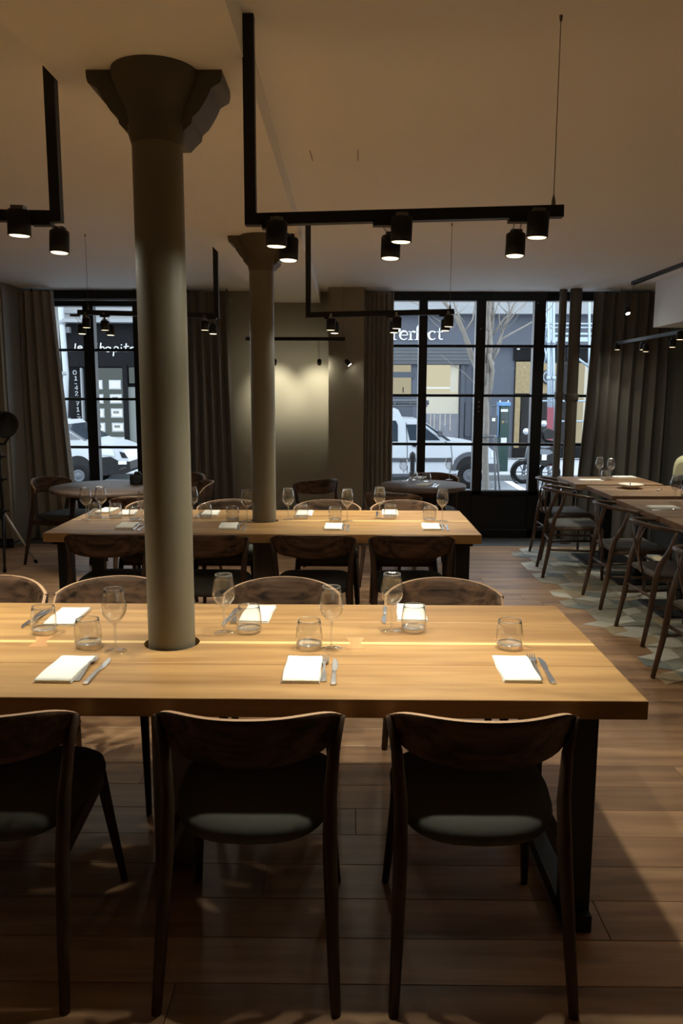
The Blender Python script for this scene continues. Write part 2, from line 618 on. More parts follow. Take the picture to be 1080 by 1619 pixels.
boxobj('board', (-3.9, 7.78, 0), (-3.34, 7.80, 0.09), 'black_metal', bb)
boxobj('board', (-1.7, 8.485, 0), (-0.206, 8.5, 0.09), 'black_metal', bb)
boxobj('board', (-0.205, 8.075, 0), (0.15, 8.09, 0.09), 'black_metal', bb)


# ------------------------------------------------------------------ windows
def glazing(name, label, stiles, zb, zbars, ztop, head, panels=()):
    """stiles: list of (x0, x1) black uprights; panes fill between them"""
    w = thing(name, label, 'window', (0, 0, 0), kind='structure')
    x0, x1 = stiles[0][0], stiles[-1][1]
    for a, b in stiles:
        boxobj('stile', (a, 8.46, 0), (b, 8.56, CEIL), 'frame_black', w, 0.004)
    boxobj('head_rail', (x0, 8.45, ztop), (x1, 8.57, head), 'frame_black', w, 0.004)
    boxobj('lower_panel', (x0, 8.48, 0), (x1, 8.54, zb), 'frame_black', w, 0.004)
    boxobj('bottom_rail', (x0, 8.46, zb - 0.05), (x1, 8.56, zb), 'frame_black', w, 0.004)
    boxobj('kick_rail', (x0, 8.46, 0.0), (x1, 8.56, 0.09), 'frame_black', w, 0.004)
    for z in zbars:
        boxobj('glazing_bar', (x0, 8.485, z - 0.014), (x1, 8.535, z + 0.014), 'frame_black', w, 0.003)
    zz = [zb] + list(zbars) + [ztop]
    for (a, b), (c, d) in zip(stiles[:-1], stiles[1:]):
        for q in range(len(zz) - 1):
            boxobj('pane', (b, 8.507, zz[q] + 0.01), (c, 8.513, zz[q + 1] - 0.01), 'window_glass', w)
    return w


w1 = glazing('window_1', 'black steel street window half hidden by the near column', [(-3.2, -3.12), (-2.77, -2.66), (-2.25, -2.12), (-1.74, -1.66)],
             0.55, [0.957, 1.466, 1.975], 2.42, CEIL)
w2 = glazing('window_2', 'wide black steel glazed front with a door beside the curtain', [(0.40, 0.46), (0.725, 0.812), (1.315, 1.415), (1.915, 2.03), (2.545, 2.66)],
             0.51, [1.003, 1.515, 2.026], 2.483, CEIL)
for z in (2.49, 2.2, 1.45, 1.40, 1.35):
    MB().lathe([(0.0001, -0.006), (0.008, -0.004), (0.009, 0.0)], 10, axis='y').build('lock_screw', 'grey_clip', w2, (1.365, 8.458, z))
MB().lathe([(0.0001, -0.006), (0.008, -0.004), (0.009, 0.0)], 10, axis='y').build('lock_screw', 'grey_clip', w2, (1.945, 8.458, 2.46))
rod = thing('curtain_rail', 'thin metal curtain rail above the window behind the near column', 'rail')
MB().tube([(-3.3, 8.36, 2.475), (-1.2, 8.36, 2.475)], 0.012, 8).build('rail_tube', 'grey_clip', rod)
for x in (-3.25, -2.2, -1.25):
    MB().bar((x, 8.36, 2.475), (x, 8.36, CEIL), 0.014).build('rail_bracket', 'black_metal', rod)


def curtain(label, x0, x1, folds, mat, y=8.27, amp=0.05, sway=0.0, z0=0.015, z1=2.545, seed=0, xb=None):
    rnd = random.Random(seed)
    nx, nz = folds * 10, 16
    ph = [rnd.uniform(-0.7, 0.7) for _ in range(folds + 2)]
    am = [rnd.uniform(0.6, 1.25) for _ in range(folds + 2)]
    xb = xb or (x0, x1)
    rows = []
    for j in range(nz + 1):
        t = j / nz
        r = []
        for i in range(nx + 1):
            u = i / nx
            k = u * folds
            a = am[int(k)] * (1 - (k % 1)) + am[int(k) + 1] * (k % 1)
            p = ph[int(k)] * (1 - (k % 1)) + ph[int(k) + 1] * (k % 1)
            top = x0 + (x1 - x0) * u
            bot = xb[0] + (xb[1] - xb[0]) * u
            s = (1 - t) ** 1.3
            x = top * (1 - s) + bot * s + 0.012 * math.sin(k * 4 * PI + p) * (0.4 + s)
            yy = y + amp * a * (0.75 + 0.4 * s) * math.sin(k * 2 * PI + p * (0.3 + s)) + 0.012 * math.sin(7 * t + k)
            r.append((x, yy, z0 + (z1 - z0) * t))
        rows.append(r)
    m = MB()
    n = nx + 1
    fr = [p for r in rows for p in r]
    fs = [(j * n + i, j * n + i + 1, (j + 1) * n + i + 1, (j + 1) * n + i) for j in range(nz) for i in range(nx)]
    m.add(fr, fs, 0, True)
    bk = [(p[0], p[1] + 0.006, p[2]) for p in fr]
    m.add(bk, [tuple(reversed(f)) for f in fs], 0, True)
    edge = []
    for j in range(nz):
        for i in (0, nx):
            edge.append((j * n + i, (j + 1) * n + i, (j + 1) * n + i + len(fr), j * n + i + len(fr)))
    m.add(fr + bk, edge, 0, False)
    o = m.build('curtain', mat)
    return tag(o, label, 'curtain', 'floor-length grey curtains')


curtain('floor-length grey curtain beside the grey return wall and tripod spotlight', -3.33, -2.98, 4, 'curtain_cloth', y=8.24, seed=1, xb=(-3.33, -2.80), amp=0.045)
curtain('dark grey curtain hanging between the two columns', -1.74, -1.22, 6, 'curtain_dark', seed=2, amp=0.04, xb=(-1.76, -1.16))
curtain('narrow grey curtain between the spotlit pier and the glazed front', 0.165, 0.455, 6, 'curtain_cloth', y=8.27, seed=3, amp=0.035)
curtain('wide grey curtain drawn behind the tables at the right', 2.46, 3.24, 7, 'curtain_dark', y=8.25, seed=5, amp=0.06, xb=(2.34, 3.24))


def pipe(label, x, y, r, collar):
    t = thing('standing_pipe', label, 'pipe', (x, y, 0), group='standing pipes by the window')
    MB().lathe([(r, 0.0), (r, CEIL)], 20).build('pipe_tube', 'pipe_paint', t)
    m = MB()
    m.lathe([(r, collar - 0.04), (r + 0.008, collar - 0.035), (r + 0.008, collar + 0.035), (r, collar + 0.04)], 20)
    m.build('collar', 'pipe_paint', t)
    return t


pipe('slim floor-to-ceiling pipe, thinner of the pair before the glazed front', 2.145, 8.24, 0.038, 1.52)
pipe('floor-to-ceiling pipe next to the wide curtain, thicker of the pair', 2.262, 8.20, 0.058, 1.50)


# ------------------------------------------------------------------ columns
def column(x, y, label):
    c = thing('column', label, 'column', (x, y, 0), kind='structure')
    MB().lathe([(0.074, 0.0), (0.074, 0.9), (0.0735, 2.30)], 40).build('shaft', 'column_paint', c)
    m = MB()
    half = [(0.07, 2.285), (0.085, 2.30), (0.105, 2.318), (0.108, 2.335), (0.128, 2.352), (0.15, 2.385), (0.165, 2.415), (0.192, 2.43), (0.196, 2.445), (0.196, BEAM_Z)]
    poly = [(-a, b) for a, b in half] + [(a, b) for a, b in reversed(half)]
    m.prism(poly, -0.02, 0.15, 'xz')
    m.lathe([(0.0735, 2.26), (0.082, 2.29), (0.084, 2.31), (0.078, 2.325), (0.088, 2.36), (0.11, 2.41), (0.125, 2.445), (0.125, BEAM_Z)], 32)
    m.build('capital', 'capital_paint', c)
    return c


column(-0.566, 2.47, 'grey-green round iron column through the nearest table')
column(-0.527, 4.93, 'grey-green round iron column through the second table')


# ------------------------------------------------------------------ big tables
def long_table(name_label, x0, x1, y0, y1, holex, holey, keys, group, la=0.12, lb=0.12):
    H = 0.75
    t = thing('dining_table', name_label, 'table', ((x0 + x1) / 2, (y0 + y1) / 2, 0), 0, group)
    ox, oy = (x0 + x1) / 2, (y0 + y1) / 2
    th = 0.052
    hx, hy, hr = holex - ox, holey - oy, 0.088
    ys = [y0 - oy, y0 - oy + 0.27, hy + 0.005 - 0.012, hy + 0.005 + 0.012, hy + 0.24, y1 - oy]
    a, b = x0 - ox, x1 - ox

    def slab(ya, yb, mat, nm, notch=0):
        """board; notch=1: half-round cut in its far edge, -1: in its near edge"""
        m = MB()
        if notch == 0:
            m.box((a, ya + 0.0006, H - th), (b, yb - 0.0006, H), 0, 0.0015)
            return m.build(nm, mat, t)
        if notch == 1:
            arc = [(hx + hr * math.cos(PI + k * PI / 16), hy + hr * math.sin(PI + k * PI / 16)) for k in range(17)]
            arc = [(p, min(q, yb)) for p, q in arc]
            for L in ([(a, ya), (hx - hr, ya), (hx - hr, yb), (a, yb)], [(hx + hr, ya), (b, ya), (b, yb), (hx + hr, yb)]):
                m.prism(L, H - th, H, 'xy')
            for k in range(16):
                m.prism([(arc[k][0], ya), (arc[k + 1][0], ya), arc[k + 1], arc[k]], H - th, H, 'xy')
        else:
            arc = [(hx - hr * math.cos(k * PI / 16), hy + hr * math.sin(k * PI / 16)) for k in range(17)]
            arc = [(p, max(q, ya)) for p, q in arc]
            for L in ([(a, ya), (hx - hr, ya), (hx - hr, yb), (a, yb)], [(hx + hr, ya), (b, ya), (b, yb), (hx + hr, yb)]):
                m.prism(L, H - th, H, 'xy')
            for k in range(16):
                m.prism([arc[k], arc[k + 1], (arc[k + 1][0], yb), (arc[k][0], yb)], H - th, H, 'xy')
        return m.build(nm, mat, t)

    slab(ys[0], ys[1], 'oak_table', 'board')
    slab(ys[1], ys[2], 'oak_table', 'board', 1)
    slab(ys[3], ys[4], 'oak_table', 'board', -1)
    slab(ys[4], ys[5], 'oak_table', 'board')
    for (s0, s1) in ((a, hx - hr), (hx + hr, b)):
        boxobj('inlay_strip', (s0, ys[2], H - th), (s1, ys[3], H + 0.0002), 'pale_inlay', t)
    for kx, sl in keys:
        kx -= ox
        m = MB()
        yc = (ys[2] + ys[3]) / 2
        for sg in (1, -1):
            m.prism([(kx - 0.016, yc), (kx + 0.016, yc), (kx + 0.032 - sl * sg, yc + sg * 0.058), (kx - 0.032 - sl * sg, yc + sg * 0.058)][::sg], H - 0.01, H + 0.0006, 'xy')
        m.build('bowtie_key', 'bowtie_wood', t)
    # black steel trestle legs
    for lx, s in ((b - lb, 1), (a + la, -1)):
        m = MB()
        for sy in (-1, 1):
            m.box((lx - 0.04, sy * 0.30 - 0.03, 0.03), (lx + 0.04, sy * 0.30 + 0.03, H - th - 0.02))
        m.box((lx - 0.04, -0.36, 0.0), (lx + 0.04, 0.36, 0.05))
        m.box((lx - 0.05, -0.38, H - th - 0.03), (lx + 0.05, 0.38, H - th))
        m.build('leg_frame', 'black_metal', t)
    for sy in (-1, 1):
        boxobj('under_rail', (a + 0.16, sy * 0.2 - 0.02, H - th - 0.03), (b - 0.16, sy * 0.2 + 0.02, H - th), 'black_metal', t)
    return t


long_table('long oak dining table nearest the viewer with a pale inlay seam', -1.98, 0.79, 2.00, 2.945, -0.566, 2.47, [(-0.99, 0.01), (0.025, 0.0), (0.53, 0.02)], 'long oak tables pierced by columns')
long_table('second long oak dining table, the one further from the viewer', -1.74, 0.757, 4.45, 5.385, -0.527, 4.93, [(-0.95, 0.01), (0.52, 0.01)], 'long oak tables pierced by columns', 0.07, 0.085)


# ------------------------------------------------------------------ upholstered chair
def make_chair():
    t = thing('dining_chair', 'x', 'chair', group='walnut dining chairs')
    # backrest: curved plywood shell
    m = MB()
    nu, nv, th = 28, 6, 0.013
    fr, bk = [], []
    for j in range(nv + 1):
        v = j / nv
        for i in range(nu + 1):
            u = -1 + 2 * i / nu
            zt = 0.776 - 0.02 * u * u - 0.022 * u ** 8
            zb = 0.640 + 0.008 * u * u + 0.05 * u ** 10
            z = zb + (zt - zb) * v
            x = 0.236 * u
            yy = -0.280 + 0.142 * abs(u) ** 2.1 + 0.03 * (1 - v)
            # normal in plan
            dy = 0.142 * 2.1 * abs(u) ** 1.1 * (1 if u > 0 else -1) / 0.236
            l = math.hypot(1, dy)
            nx, ny = -dy / l, 1 / l
            fr.append((x + nx * th / 2, yy + ny * th / 2, z))
            bk.append((x - nx * th / 2, yy - ny * th / 2, z))
    n = nu + 1
    fs = [(j * n + i, j * n + i + 1, (j + 1) * n + i + 1, (j + 1) * n + i) for j in range(nv) for i in range(nu)]
    m.add(fr, [tuple(reversed(f)) for f in fs], 0, True)
    m.add(bk, fs, 0, True)
    ofs = len(fr)
    ed = []
    for i in range(nu):
        ed.append((i, i + 1, i + 1 + ofs, i + ofs))
        k = nv * n
        ed.append((k + i, k + i + 1, k + i + 1 + ofs, k + i + ofs))
    for j in range(nv):
        for i in (0, nu):
            ed.append((j * n + i, (j + 1) * n + i, (j + 1) * n + i + ofs, j * n + i + ofs))
    m.add(fr + bk, ed, 1, False)
    m.build('backrest', ['walnut', 'plywood_edge'], t)
    for s in (-1, 1):
        MB().tube([(s * 0.226, -0.288, 0), (s * 0.218, -0.255, 0.16), (s * 0.209, -0.205, 0.38), (s * 0.208, -0.172, 0.52), (s * 0.218, -0.150, 0.64), (s * 0.238, -0.142, 0.732)],
                  [0.013, 0.016, 0.019, 0.018, 0.015, 0.009], 10).build('leg', 'walnut_leg', t)
        MB().tube([(s * 0.222, 0.268, 0), (s * 0.205, 0.215, 0.22), (s * 0.190, 0.17, 0.42)], [0.011, 0.015, 0.018], 10).build('leg', 'walnut_leg', t)
        MB().bar((s * 0.208, -0.20, 0.39), (s * 0.192, 0.18, 0.405), 0.022, 0.045).build('side_rail', 'walnut_leg', t)
    MB().bar((-0.19, 0.175, 0.40), (0.19, 0.175, 0.40), 0.022, 0.04).build('front_rail', 'walnut_leg', t)

    def ring(k, z, dip, yoff=0.0):
        pts = []
        N = 40
        for i in range(N):
            a = 2 * PI * i / N
            c, s = math.cos(a), math.sin(a)
            e = 0.55
            x = (0.228 - k) * math.copysign(abs(c) ** e, c)
            yv = (0.225 - k) * math.copysign(abs(s) ** e, s)
            if yv < 0:
                x *= 0.90 + 0.10 * (1 + yv / 0.225)
            zz = z - dip * max(0, 1 - (x / 0.2) ** 2) * (0.35 + 0.65 * (yv < 0) * min(1, -yv / 0.2) if yv < 0 else 0.35)
            pts.append((x, yv + 0.036 + yoff - (0.02 * (1 - (x / 0.228) ** 2) if yv < 0 else 0), zz))
        return pts
    MB().loft([ring(0.10, 0.412, 0.018), ring(0.045, 0.413, 0.018, -0.004), ring(0.014, 0.424, 0.016, -0.006), ring(0.006, 0.442, 0.014, -0.004), ring(0.012, 0.460, 0.012, 0.0), ring(0.03, 0.473, 0.012, 0.004),
               ring(0.065, 0.480, 0.012), ring(0.14, 0.482, 0.012), ring(0.20, 0.482, 0.012)], 0, True, True).build('seat', 'seat_fabric', t)
    return t


chair = Proto(make_chair())
TOP = 0.75
near = [(-0.935, 'at the nearest table, cut off by the left edge'),
        (-0.252, 'at the nearest table, below the column'),
        (0.345, 'at the right end of the nearest table')]
for x, w in near:
    chair.put((x, 2.08, 0), 0, 'walnut chair seen from behind, ' + w)
for x, w in [(-1.47, 'cut off by the left edge'), (-0.955, 'half hidden by the near column'),
             (-0.268, 'between the column and the right end'), (0.388, 'nearest the right end')]:
    chair.put((x, 3.015, 0), PI, 'walnut chair across the nearest table, ' + w)
for x, w in [(-1.36, 'leftmost of its row'), (-0.80, 'half hidden by the near column'), (-0.197, 'just right of the far column'), (0.356, 'at its right end')]:
    chair.put((x, 4.555, 0), 0, 'walnut chair on the near side of the second table, ' + w)
for x, w in [(-1.35, 'leftmost of its row'), (-0.84, 'between the two columns'), (-0.15, 'second from the right end'), (0.396, 'nearest the right end')]:
    chair.put((x, 5.47, 0), PI, 'walnut chair on the far side of the second table, ' + w)


# ------------------------------------------------------------------ round tables
def round_table(label, cx, cy, r):
    t = thing('round_table', label, 'table', (cx, cy, 0), group='round tables by the windows')
    MB().lathe([(0.0001, 0.708), (r - 0.03, 0.708), (r - 0.006, 0.714), (r, 0.724), (r, 0.742), (r - 0.006, 0.75), (0.0001, 0.75)], 64).build('table_top', 'round_top', t)
    for k in range(4):
        a = PI / 4 + k * PI / 2
        c, s = math.cos(a), math.sin(a)
        MB().tube([(c * (r - 0.07), s * (r - 0.07), 0), (c * (r - 0.16), s * (r - 0.16), 0.71)], [0.014, 0.022], 10).build('leg', 'walnut_leg', t)
    MB().lathe([(r - 0.2, 0.66), (r - 0.17, 0.66), (r - 0.17, 0.709), (r - 0.2, 0.709), (r - 0.2, 0.66)], 40).build('apron', 'walnut_leg', t)
    return t


RC = (0.655, 6.97, 0.375)
RL = (-2.02, 6.72, 0.50)
round_table('round dark wood table laid for two before the glazed front', *RC)
round_table('bare round dark wood table at the window behind the near column', *RL)
chair.put((0.80, 7.50, 0), PI - 0.15, 'walnut chair behind the round table, against the glazed front')
chair.put((0.40, 6.42, 0), -0.35, 'walnut chair seen from behind at the round table laid for two')
chair.put((-0.38, 7.33, 0), 0.64, 'walnut chair standing alone before the spotlit wall')
chair.put((-2.56, 7.10, 0), -2.0, 'walnut chair between the tripod spotlight and the bare round table')
chair.put((-1.62, 6.16, 0), 0.3, 'walnut chair seen from behind at the bare round table')
chair.put((-1.62, 7.42, 0), PI - 0.5, 'walnut chair behind the bare round table, against the window')
chair.put((-1.45, 6.85, 0), PI / 2 + 0.4, 'walnut chair right of the bare round table before the dark curtain')

# black camera left on the bare round table
cb = thing('camera_body', 'black camera lying on the bare round table', 'camera', (-1.84, 6.90, 0.75), 0.2)
MB().box((-0.065, -0.03, 0), (0.065, 0.03, 0.085), 0, 0.008).box((-0.025, -0.028, 0.08), (0.025, 0.028, 0.108), 0, 0.006).build('body', 'lamp_black', cb)
MB().lathe([(0.034, -0.12), (0.036, -0.10), (0.032, -0.05), (0.032, -0.025)], 20, axis='y', caps=True).build('lens', 'lamp_black', cb, (0, 0, 0.045))


# ------------------------------------------------------------------ small square tables at the right
def side_table(label, x0, y0, x1, y1, mat):
    t = thing('bistro_table', label, 'table', ((x0 + x1) / 2, (y0 + y1) / 2, 0.004), group='bistro tables along the right')
    w, d = (x1 - x0) / 2, (y1 - y0) / 2
    H = 0.746
    for k in range(3):
        ya, yb = -d + k * 2 * d / 3, -d + (k + 1) * 2 * d / 3
        boxobj('board', (-w, ya + 0.0006, H - 0.04), (w, yb - 0.0006, H), mat, t, 0.002)
    boxobj('pedestal', (-0.04, -0.04, 0.012), (0.04, 0.04, H - 0.05), 'black_metal', t)
    boxobj('base_plate', (-0.24, -0.24, 0), (0.24, 0.24, 0.014), 'black_metal', t, 0.003)
    boxobj('top_plate', (-0.2, -0.2, H - 0.052), (0.2, 0.2, H - 0.04), 'black_metal', t)
    return t


side_table('wooden bistro table at the pipes, furthest of the row along the right', 2.01, 7.02, 2.78, 7.66, 'oak_table_dull')
side_table('wooden bistro table holding a shallow bowl', 2.072, 6.22, 2.80, 6.92, 'oak_table_dull')
side_table('wooden bistro table with a lone napkin, third along the right', 2.035, 5.20, 2.80, 6.02, 'oak_table_dull')
side_table('wooden bistro table at the right edge, closest of the row', 2.04, 4.36, 2.80, 5.17, 'oak_table_dull')


def make_wishbone():
    t = thing('wishbone_chair', 'x', 'chair', group='wishbone chairs along the right')
    pts, rad = [], []
    for k in range(-14, 15):
        a = k / 14 * 1.82
        x = 0.272 * math.sin(a)
        yv = -0.255 + 0.30 * (1 - math.cos(a))
        z = 0.745 - 0.055 * (1 - math.cos(a)) / (1 - math.cos(1.82))
        pts.append((x, yv, z)); rad.append(0.0165 - 0.004 * abs(k / 14) ** 3)
    MB().tube(pts, rad, 10, flat=0.85).build('top_rail', 'bentwood', t)
    for s in (-1, 1):
        MB().tube([(s * 0.215, -0.255, 0), (s * 0.205, -0.215, 0.22), (s * 0.200, -0.19, 0.42), (s * 0.207, -0.175, 0.50), (s * 0.232, -0.13, 0.60), (s * 0.246, -0.10, 0.718)],
                  [0.013, 0.017, 0.019, 0.018, 0.015, 0.011], 10).build('leg', 'bentwood', t)
        MB().tube([(s * 0.245, 0.225, 0), (s * 0.240, 0.215, 0.25), (s * 0.235, 0.205, 0.43)], [0.012, 0.016, 0.018], 10).build('leg', 'bentwood', t)
        MB().tube([(s * 0.203, -0.205, 0.24), (s * 0.239, 0.215, 0.24)], 0.010, 8).build('stretcher', 'bentwood', t)
        MB().tube([(s * 0.200, -0.19, 0.415), (s * 0.235, 0.205, 0.425)], 0.013, 8).build('side_rail', 'bentwood', t)
    MB().tube([(-0.237, 0.21, 0.30), (0.237, 0.21, 0.30)], 0.010, 8).build('stretcher', 'bentwood', t)
    MB().tube([(-0.2, -0.20, 0.30), (0.2, -0.20, 0.30)], 0.010, 8).build('stretcher', 'bentwood', t)
    m = MB()
    m.bar((0, -0.195, 0.42), (0, -0.228, 0.56), 0.034, 0.012)
    for s in (-1, 1):
        m.tube([(s * 0.008, -0.222, 0.53), (s * 0.04, -0.236, 0.63), (s * 0.105, -0.226, 0.742)], [0.013, 0.011, 0.009], 8, flat=0.6)
    m.build('splat', 'bentwood', t)
    rings = []
    for k, z in ((0.03, 0.405), (0.0, 0.418), (0.0, 0.436), (0.02, 0.448), (0.10, 0.444)):
        rings.append([(-0.195 + k, -0.185 + k, z), (0.195 - k, -0.185 + k, z), (0.228 - k, 0.20 - k, z + 0.004), (-0.228 + k, 0.20 - k, z + 0.004)])
    MB().loft(rings, 0, True, False).build('seat', 'seat_grey', t)
    return t


wish = Proto(make_wishbone())
for x, y, rz, w in [(2.04, 7.50, -PI / 2, 'furthest of the row, beside the glazed front'), (1.92, 6.77, -PI / 2 - 0.12, 'second from the glazed front'),
                    (2.07, 5.80, -PI / 2, 'third from the glazed front'), (2.06, 4.98, -PI / 2 + 0.05, 'second closest of the row'), (1.95, 4.02, -PI / 2 + 0.1, 'closest of the row, cut off by the right edge')]:
    wish.put((x, y, 0.004), rz, 'dark bentwood wishbone chair, ' + w)

bq = thing('bench', 'dark upholstered bench behind the bistro tables at the right', 'bench', (3.25, 6.3, 0.004))
MB().box((-0.28, -1.9, 0.10), (0.30, 1.45, 0.45), 0, 0.02).build('bench_seat', 'cushion_black', bq)
boxobj('plinth', (-0.22, -1.85, 0), (0.28, 1.40, 0.10), 'black_metal', bq)


def cushion(label, loc, w, h, th, rot, mat):
    m = MB()
    rings = []
    for k in range(9):
        t = -1 + 2 * k / 8
        s = math.sqrt(max(0.0, 1 - t * t)) * 0.16 + 0.84 if abs(t) < 1 else 0.80
        ring = []
        for i in range(28):
            a = 2 * PI * i / 28
            c, sn = math.cos(a), math.sin(a)
            e = 0.42
            ring.append((w / 2 * s * math.copysign(abs(c) ** e, c), t * th / 2, h / 2 * s * math.copysign(abs(sn) ** e, sn)))
        rings.append(ring)
    m.loft(rings, 0, True, True)
    return tag(m.build('cushion', mat, None, loc, rot), label, 'cushion')


cushion('pale olive cushion leaning on the bench at the right edge', (3.20, 7.25, 0.73), 0.5, 0.5, 0.16, (0.12, 0.1, -0.9), 'cushion_pale')
cushion('black cushion on the bench below the pale olive one', (3.04, 7.0, 0.66), 0.42, 0.34, 0.16, (0.1, 0, -0.9), 'cushion_black')


# ------------------------------------------------------------------ table ware
def make_wine():
    t = thing('wine_glass', 'x', 'glass', group='wine glasses')
    MB().lathe([(0.0045, 0.088), (0.010, 0.091), (0.022, 0.102), (0.033, 0.117), (0.038, 0.132), (0.0385, 0.142), (0.036, 0.160), (0.032, 0.180), (0.0285, 0.200), (0.0275, 0.2005), (0.031, 0.180),
               (0.035, 0.160), (0.0372, 0.142), (0.0365, 0.132), (0.031, 0.118), (0.020, 0.105), (0.008, 0.097), (0.0001, 0.096)], 28).build('bowl', 'glassware', t)
    MB().lathe([(0.0065, 0.005), (0.0040, 0.012), (0.0034, 0.04), (0.0036, 0.075), (0.006, 0.090)], 12).build('stem', 'glass_base', t)
    MB().lathe([(0.0345, 0.0008), (0.0335, 0.0022), (0.020, 0.0036), (0.0065, 0.0065)], 28).build('foot', 'glassware', t)
    MB().lathe([(0.0285, 0.199), (0.0289, 0.2002), (0.0283, 0.2012), (0.0276, 0.2002), (0.0285, 0.199)], 28).build('rim', 'glass_base', t)
    return t


def make_tumbler():
    t = thing('tumbler', 'x', 'glass', group='water tumblers')
    MB().lathe([(0.0365, 0.004), (0.0415, 0.015), (0.0428, 0.032), (0.0415, 0.055), (0.038, 0.078), (0.0355, 0.090), (0.0345, 0.0902), (0.037, 0.076), (0.0403, 0.055), (0.0415, 0.034), (0.040, 0.018)], 30).build('wall', 'glassware', t)
    MB().lathe([(0.034, 0.0008), (0.0365, 0.004), (0.0405, 0.012), (0.0395, 0.017), (0.03, 0.011), (0.0001, 0.009)], 30).build('thick_base', 'glass_base', t)
    MB().lathe([(0.0355, 0.0888), (0.0359, 0.0900), (0.0352, 0.0911), (0.0344, 0.0900), (0.0355, 0.0888)], 28).build('rim', 'glass_base', t)
    return t


def make_napkin():
    m = MB()
    rnd = random.Random(3)
    L, W = 0.215, 0.105
    for layer, (z0, z1, ins) in enumerate(((0.0003, 0.0052, 0.0), (0.0054, 0.0125, 0.0015))):
        rings = []
        for k in range(13):
            u = k / 12
            yv = -L / 2 + ins + (L - 2 * ins) * u
            e = min(1.0, min(u, 1 - u) * 12 + 0.35)
            wob = 0.0012 * math.sin(u * 9 + layer)
            zz = z0 + (z1 - z0) * e
            hw = W / 2 - ins
            rings.append([(-hw + wob, yv, z0), (hw + wob, yv, z0), (hw + 0.002 + wob, yv, (z0 + zz) / 2), (hw - 0.003 + wob, yv, zz), (0.01, yv, zz + 0.0012 * math.sin(u * 5)), (-hw + 0.003 + wob, yv, zz), (-hw - 0.002 + wob, yv, (z0 + zz) / 2)])
        m.loft(rings, 0, True, True)
    return tag(m.build('napkin', 'linen'), 'x', 'napkin', 'folded white napkins')


def make_fork():
    t = thing('fork', 'x', 'cutlery', group='forks')
    m = MB()
    rings = []
    for y, w, z in ((-0.10, 0.0075, 0.0006), (-0.095, 0.009, 0.0006), (-0.05, 0.0075, 0.002), (0.0, 0.0045, 0.0055), (0.035, 0.0045, 0.0085), (0.045, 0.010, 0.008), (0.055, 0.0125, 0.006)):
        rings.append([(-w / 1, y, z), (w / 1, y, z), (w * 0.8, y, z + 0.0028), (-w * 0.8, y, z + 0.0028)])
    m.loft(rings, 0, True, False)
    m.build('handle', 'steel', t)
    m = MB()
    for k in range(4):
        x = -0.0105 + k * 0.007
        m.loft([[(x - w, y, z), (x + w, y, z), (x + w, y, z + 0.002), (x - w, y, z + 0.002)] for y, w, z in ((0.053, 0.0026, 0.0062), (0.08, 0.002, 0.0042), (0.103, 0.0012, 0.008))], 0, True, False)
    m.build('tines', 'steel', t)
    return t


def make_knife():
    t = thing('knife', 'x', 'cutlery', group='knives')
    m = MB()
    m.loft([[(-w, y, 0.0005), (w, y, 0.0005), (w * 0.7, y, h), (-w * 0.7, y, h)] for y, w, h in ((-0.11, 0.008, 0.004), (-0.10, 0.0092, 0.006), (-0.03, 0.0075, 0.0065), (0.0, 0.006, 0.005))], 0, True, False)
    m.build('handle', 'steel', t)
    MB().prism([(-0.006, 0.0), (0.006, 0.0), (0.011, 0.03), (0.0115, 0.07), (0.006, 0.10), (-0.003, 0.11), (-0.006, 0.06)], 0.001, 0.0028, 'xy').build('blade', 'steel', t)
    return t


wine, tumbler, fork, knife = Proto(make_wine()), Proto(make_tumbler()), Proto(make_fork()), Proto(make_knife())
napkin = Proto(make_napkin())


def put(kind, x, y, label, rz=0.0, z=TOP, scale=1.0):
    p = P(x, y, z)
    p.z = z + 0.0004
    kind.put(p, rz, label, scale=scale)
    return p


def setting(where, nap=None, wn=None, tm=None, fk=None, kn=None, z=TOP, s=1.0):
    """nap/fk/kn: (x0,y0,x1,y1) the middle of near and far ends in the photograph; wn/tm: foot centre"""
    if nap:
        a, b = P(nap[0], nap[1], z), P(nap[2], nap[3], z)
        c = (a + b) / 2
        napkin.put((c.x, c.y, z + 0.0004), math.atan2(-(b.x - a.x), b.y - a.y), 'folded white napkin ' + where, scale=s)
    if wn:
        put(wine, *wn, 'empty wine glass ' + where, 0, z, s)
    if tm:
        put(tumbler, *tm, 'short clear tumbler ' + where, 0, z, s)
    for kk, pr, nm in ((fork, fk, 'steel fork '), (knife, kn, 'steel knife ')):
        if pr:
            a, b = P(pr[0], pr[1], z), P(pr[2], pr[3], z)
            c = (a + b) / 2
            kk.put((c.x, c.y, z + 0.0004), math.atan2(-(b.x - a.x), b.y - a.y), nm + where, scale=s)


NT = 'of the nearest table'
setting('at the near-side place left of the column ' + NT, (76, 1086, 131, 1036), (183, 1030), (140, 1022), (113, 1088, 158, 1032), (130, 1088, 178, 1037))
setting('at the near-side place right of the column ' + NT, (473, 1088, 484, 1035), (524, 1026), (489, 1024), (511, 1090, 514, 1032), (527, 1090, 529, 1037))
setting('at the right-end near-side place ' + NT, (831, 1088, 802, 1034), None, (805, 1024), (860, 1089, 834, 1028), (879, 1088, 849, 1036))
setting('at the far-side place left of the column ' + NT, (88, 993, 125, 961), None, (70, 1000), (78, 966, 48, 988), (70, 966, 34, 994))
setting('at the far-side place just right of the column ' + NT, (399, 987, 416, 958), (355, 1001), (394, 999), (381, 964, 369, 986), (376, 962, 351, 992))
setting('at the far-side place near the right end ' + NT, (652, 984, 649, 957), (619, 999), (654, 998), None, (609, 960, 608, 988))
ST = 'of the second table'
setting('at the leftmost near-side place ' + ST, (193, 839, 209, 826), (228, 826), (215, 824), (208, 840, 226, 828), (217, 840, 234, 829))
